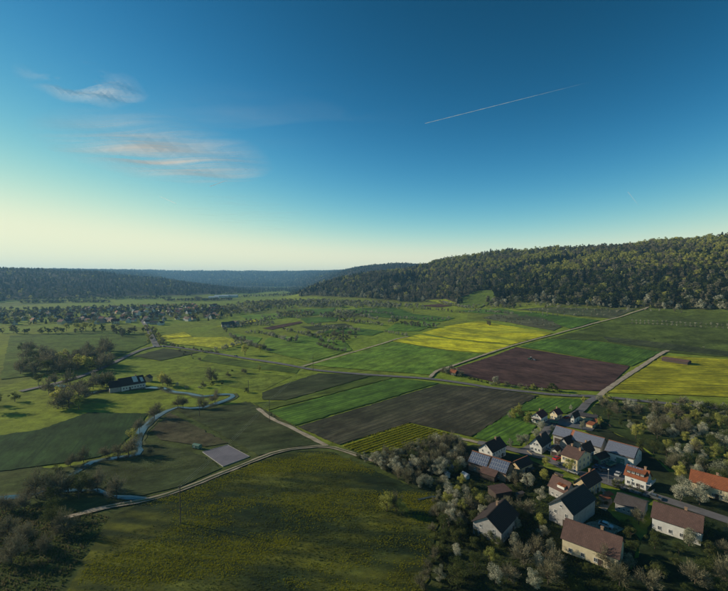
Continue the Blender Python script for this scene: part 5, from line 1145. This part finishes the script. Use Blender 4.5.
# ------------------------------------------------------------------ clouds and vapour trails (real height, outside the haze)
def cloud_mat(name, dens, sx_, sy_, seed, soft, lo=.45, hi=.85, ang=0):
    m, n, b = newmat(name); n.nodes.remove(b)
    uv = N(n, 'ShaderNodeTexCoord').outputs['Generated']; sp = N(n, 'ShaderNodeSeparateXYZ'); n.links.new(uv, sp.inputs[0])
    ex = math_(n, 'MULTIPLY', math_(n, 'SUBTRACT', sp.outputs[0], .5), 2); ey = math_(n, 'MULTIPLY', math_(n, 'SUBTRACT', sp.outputs[1], .5), 2)
    rr = math_(n, 'SQRT', math_(n, 'ADD', math_(n, 'MULTIPLY', ex, ex), math_(n, 'MULTIPLY', ey, ey)))
    ed = rng(n, rr, soft, 1.0, 1, 0)
    ob = N(n, 'ShaderNodeTexCoord').outputs['Object']; mp = N(n, 'ShaderNodeMapping'); mp.inputs['Scale'].default_value = (sx_, sy_, 0); mp.inputs['Rotation'].default_value[2] = ang; mp.inputs['Location'].default_value = (seed, seed * 1.7, 0)
    n.links.new(ob, mp.inputs[0]); t = N(n, 'ShaderNodeTexNoise'); t.inputs['Scale'].default_value = 1; t.inputs['Detail'].default_value = 9; t.inputs['Roughness'].default_value = .62; t.inputs['Distortion'].default_value = .6
    n.links.new(mp.outputs[0], t.inputs[0]); f = rng(n, t.outputs['Fac'], lo, hi)
    a = math_(n, 'MULTIPLY', math_(n, 'MULTIPLY', f, ed), dens)
    d = N(n, 'ShaderNodeBsdfDiffuse'); d.inputs[0].default_value = (1,1,1,1); tl = N(n, 'ShaderNodeBsdfTranslucent'); tl.inputs[0].default_value = (1,1,1,1)
    ms = N(n, 'ShaderNodeMixShader'); ms.inputs[0].default_value = .7; n.links.new(d.outputs[0], ms.inputs[1]); n.links.new(tl.outputs[0], ms.inputs[2])
    tr_ = N(n, 'ShaderNodeBsdfTransparent'); mx = N(n, 'ShaderNodeMixShader'); n.links.new(a, mx.inputs[0]); n.links.new(tr_.outputs[0], mx.inputs[1]); n.links.new(ms.outputs[0], mx.inputs[2])
    n.links.new(mx.outputs[0], n.nodes['Material Output'].inputs[0]); return m
def cloud(px0, px1, py0, py1, mat, z=7500):
    c_ = at_h((px0+px1)/2, (py0+py1)/2, z); a = at_h(px0, (py0+py1)/2, z); b_ = at_h(px1, (py0+py1)/2, z); t_ = at_h((px0+px1)/2, py0, z); lo_ = at_h((px0+px1)/2, py1, z)
    wx = (b_.x - a.x) / 2; vs = []; k = 16; cx_ = (a.x + b_.x) / 2; sh_ = (t_.x - lo_.x) / (t_.y - lo_.y)
    for j in range(k + 1):
        for i in range(k + 1):
            Y = lo_.y + (t_.y - lo_.y) * j / k; u_ = i / k * 2 - 1; vs.append((cx_ + u_ * wx + 0, Y - (lo_.y + t_.y) / 2, 120 * math.sin(i * .7) * math.cos(j * .9)))
    fs = [(j*(k+1)+i, j*(k+1)+i+1, (j+1)*(k+1)+i+1, (j+1)*(k+1)+i) for j in range(k) for i in range(k)]
    o = linkmesh('cirrus_cloud', mesh('cirrus_cloud', [(x - cx_, y, z_) for x, y, z_ in vs], fs, mat), None, (cx_, (lo_.y + t_.y) / 2, z))
    return tag(o, kind='stuff')
def trail(p0, p1, w0, w1, label, dens, z=9000):
    a = at_h(*p0, z); b_ = at_h(*p1, z); mb = MB(); n_ = 40; last = None; d = (b_ - a); c_ = (a + b_) / 2; nv = d.cross(Vector((0,0,1))).normalized(); vs = []; fs = []
    for i in range(n_ + 1):
        q_ = a.lerp(b_, i / n_) - c_; wd = (w0 + (w1 - w0) * i / n_) * (1 + .3 * math.sin(i * 2.1)); k = len(vs)
        for j in range(6): t_ = j * math.pi / 3; vs.append(q_ + nv * wd * math.cos(t_) + Vector((0,0,1)) * wd * .6 * math.sin(t_))
        if i: fs += [(k-6+j, k-6+(j+1)%6, k+(j+1)%6, k+j) for j in range(6)]
    m, n, b = newmat('vapour'); n.nodes.remove(b); tl = N(n, 'ShaderNodeBsdfTranslucent'); tl.inputs[0].default_value = (1,1,1,1); df = N(n, 'ShaderNodeBsdfDiffuse'); df.inputs[0].default_value = (1,1,1,1); ad = N(n, 'ShaderNodeMixShader'); n.links.new(df.outputs[0], ad.inputs[1]); n.links.new(tl.outputs[0], ad.inputs[2])
    tr_ = N(n, 'ShaderNodeBsdfTransparent'); mx = N(n, 'ShaderNodeMixShader'); f = noise_t(n, N(n, 'ShaderNodeTexCoord').outputs['Object'], .0012, 4)
    gx = N(n, 'ShaderNodeTexCoord').outputs['Generated']; sp = N(n, 'ShaderNodeSeparateXYZ'); n.links.new(gx, sp.inputs[0]); e1 = rng(n, sp.outputs[0], 1.0, .55, .0, 1)
    n.links.new(math_(n, 'MULTIPLY', math_(n, 'MULTIPLY', rng(n, f, .2, .6, .4, 1), e1), dens), mx.inputs[0]); n.links.new(tr_.outputs[0], mx.inputs[1]); n.links.new(ad.outputs[0], mx.inputs[2]); n.links.new(mx.outputs[0], n.nodes['Material Output'].inputs[0])
    o = linkmesh('vapour_trail', mesh('vapour_trail', vs, fs, m), None, c_); tag(o, label, 'vapour trail')
cloud(35, 262, 106, 186, cloud_mat('cirrus_main', 1.6, 1/14000, 1/1700, 3.3, .05, .36, .74, .12))
cloud(20, 140, 56, 108, cloud_mat('cirrus_corner', 1.1, 1/5000, 1/2200, 7.1, .2, .42, .75, .5), 7700)
cloud(90, 420, 78, 150, cloud_mat('cirrus_veil', .16, 1/9000, 1/3500, 1.9, .1, .42, .8, -.2), 8100)
cloud(120, 300, 160, 235, cloud_mat('cirrus_low', .22, 1/9000, 1/5000, 5.7, .1, .5, .8, .2), 7900)
trail((425,123.5), (592,81.5), 20, 12, 'long thin vapour trail rising across the upper right sky', .5)
trail((210,186.5), (229,179.5), 40, 30, 'short bright vapour trail below the large cirrus cloud', .55)
trail((160,196.5), (176,203.5), 60, 60, 'faint short vapour trail left below the cirrus cloud', .3)
trail((628,192), (639,206), 40, 30, 'faint short vapour trail in the right sky', .2)

# ------------------------------------------------------------------ haze
HZ = 0.00008
hb_ = MB().box(-9700, 9700, -9700, 9700, -3, 320)
m = bpy.data.materials.new('haze'); m.use_nodes = True; n = m.node_tree; n.nodes.clear(); pv = n.nodes.new('ShaderNodeVolumePrincipled'); pv.inputs['Density'].default_value = HZ
pv.inputs['Color'].default_value = (.28,.60,1,1); pv.inputs['Anisotropy'].default_value = .2; oo = n.nodes.new('ShaderNodeOutputMaterial'); n.links.new(pv.outputs[0], oo.inputs['Volume'])
tag(linkmesh('haze', hb_.me('haze', m)), kind='stuff')
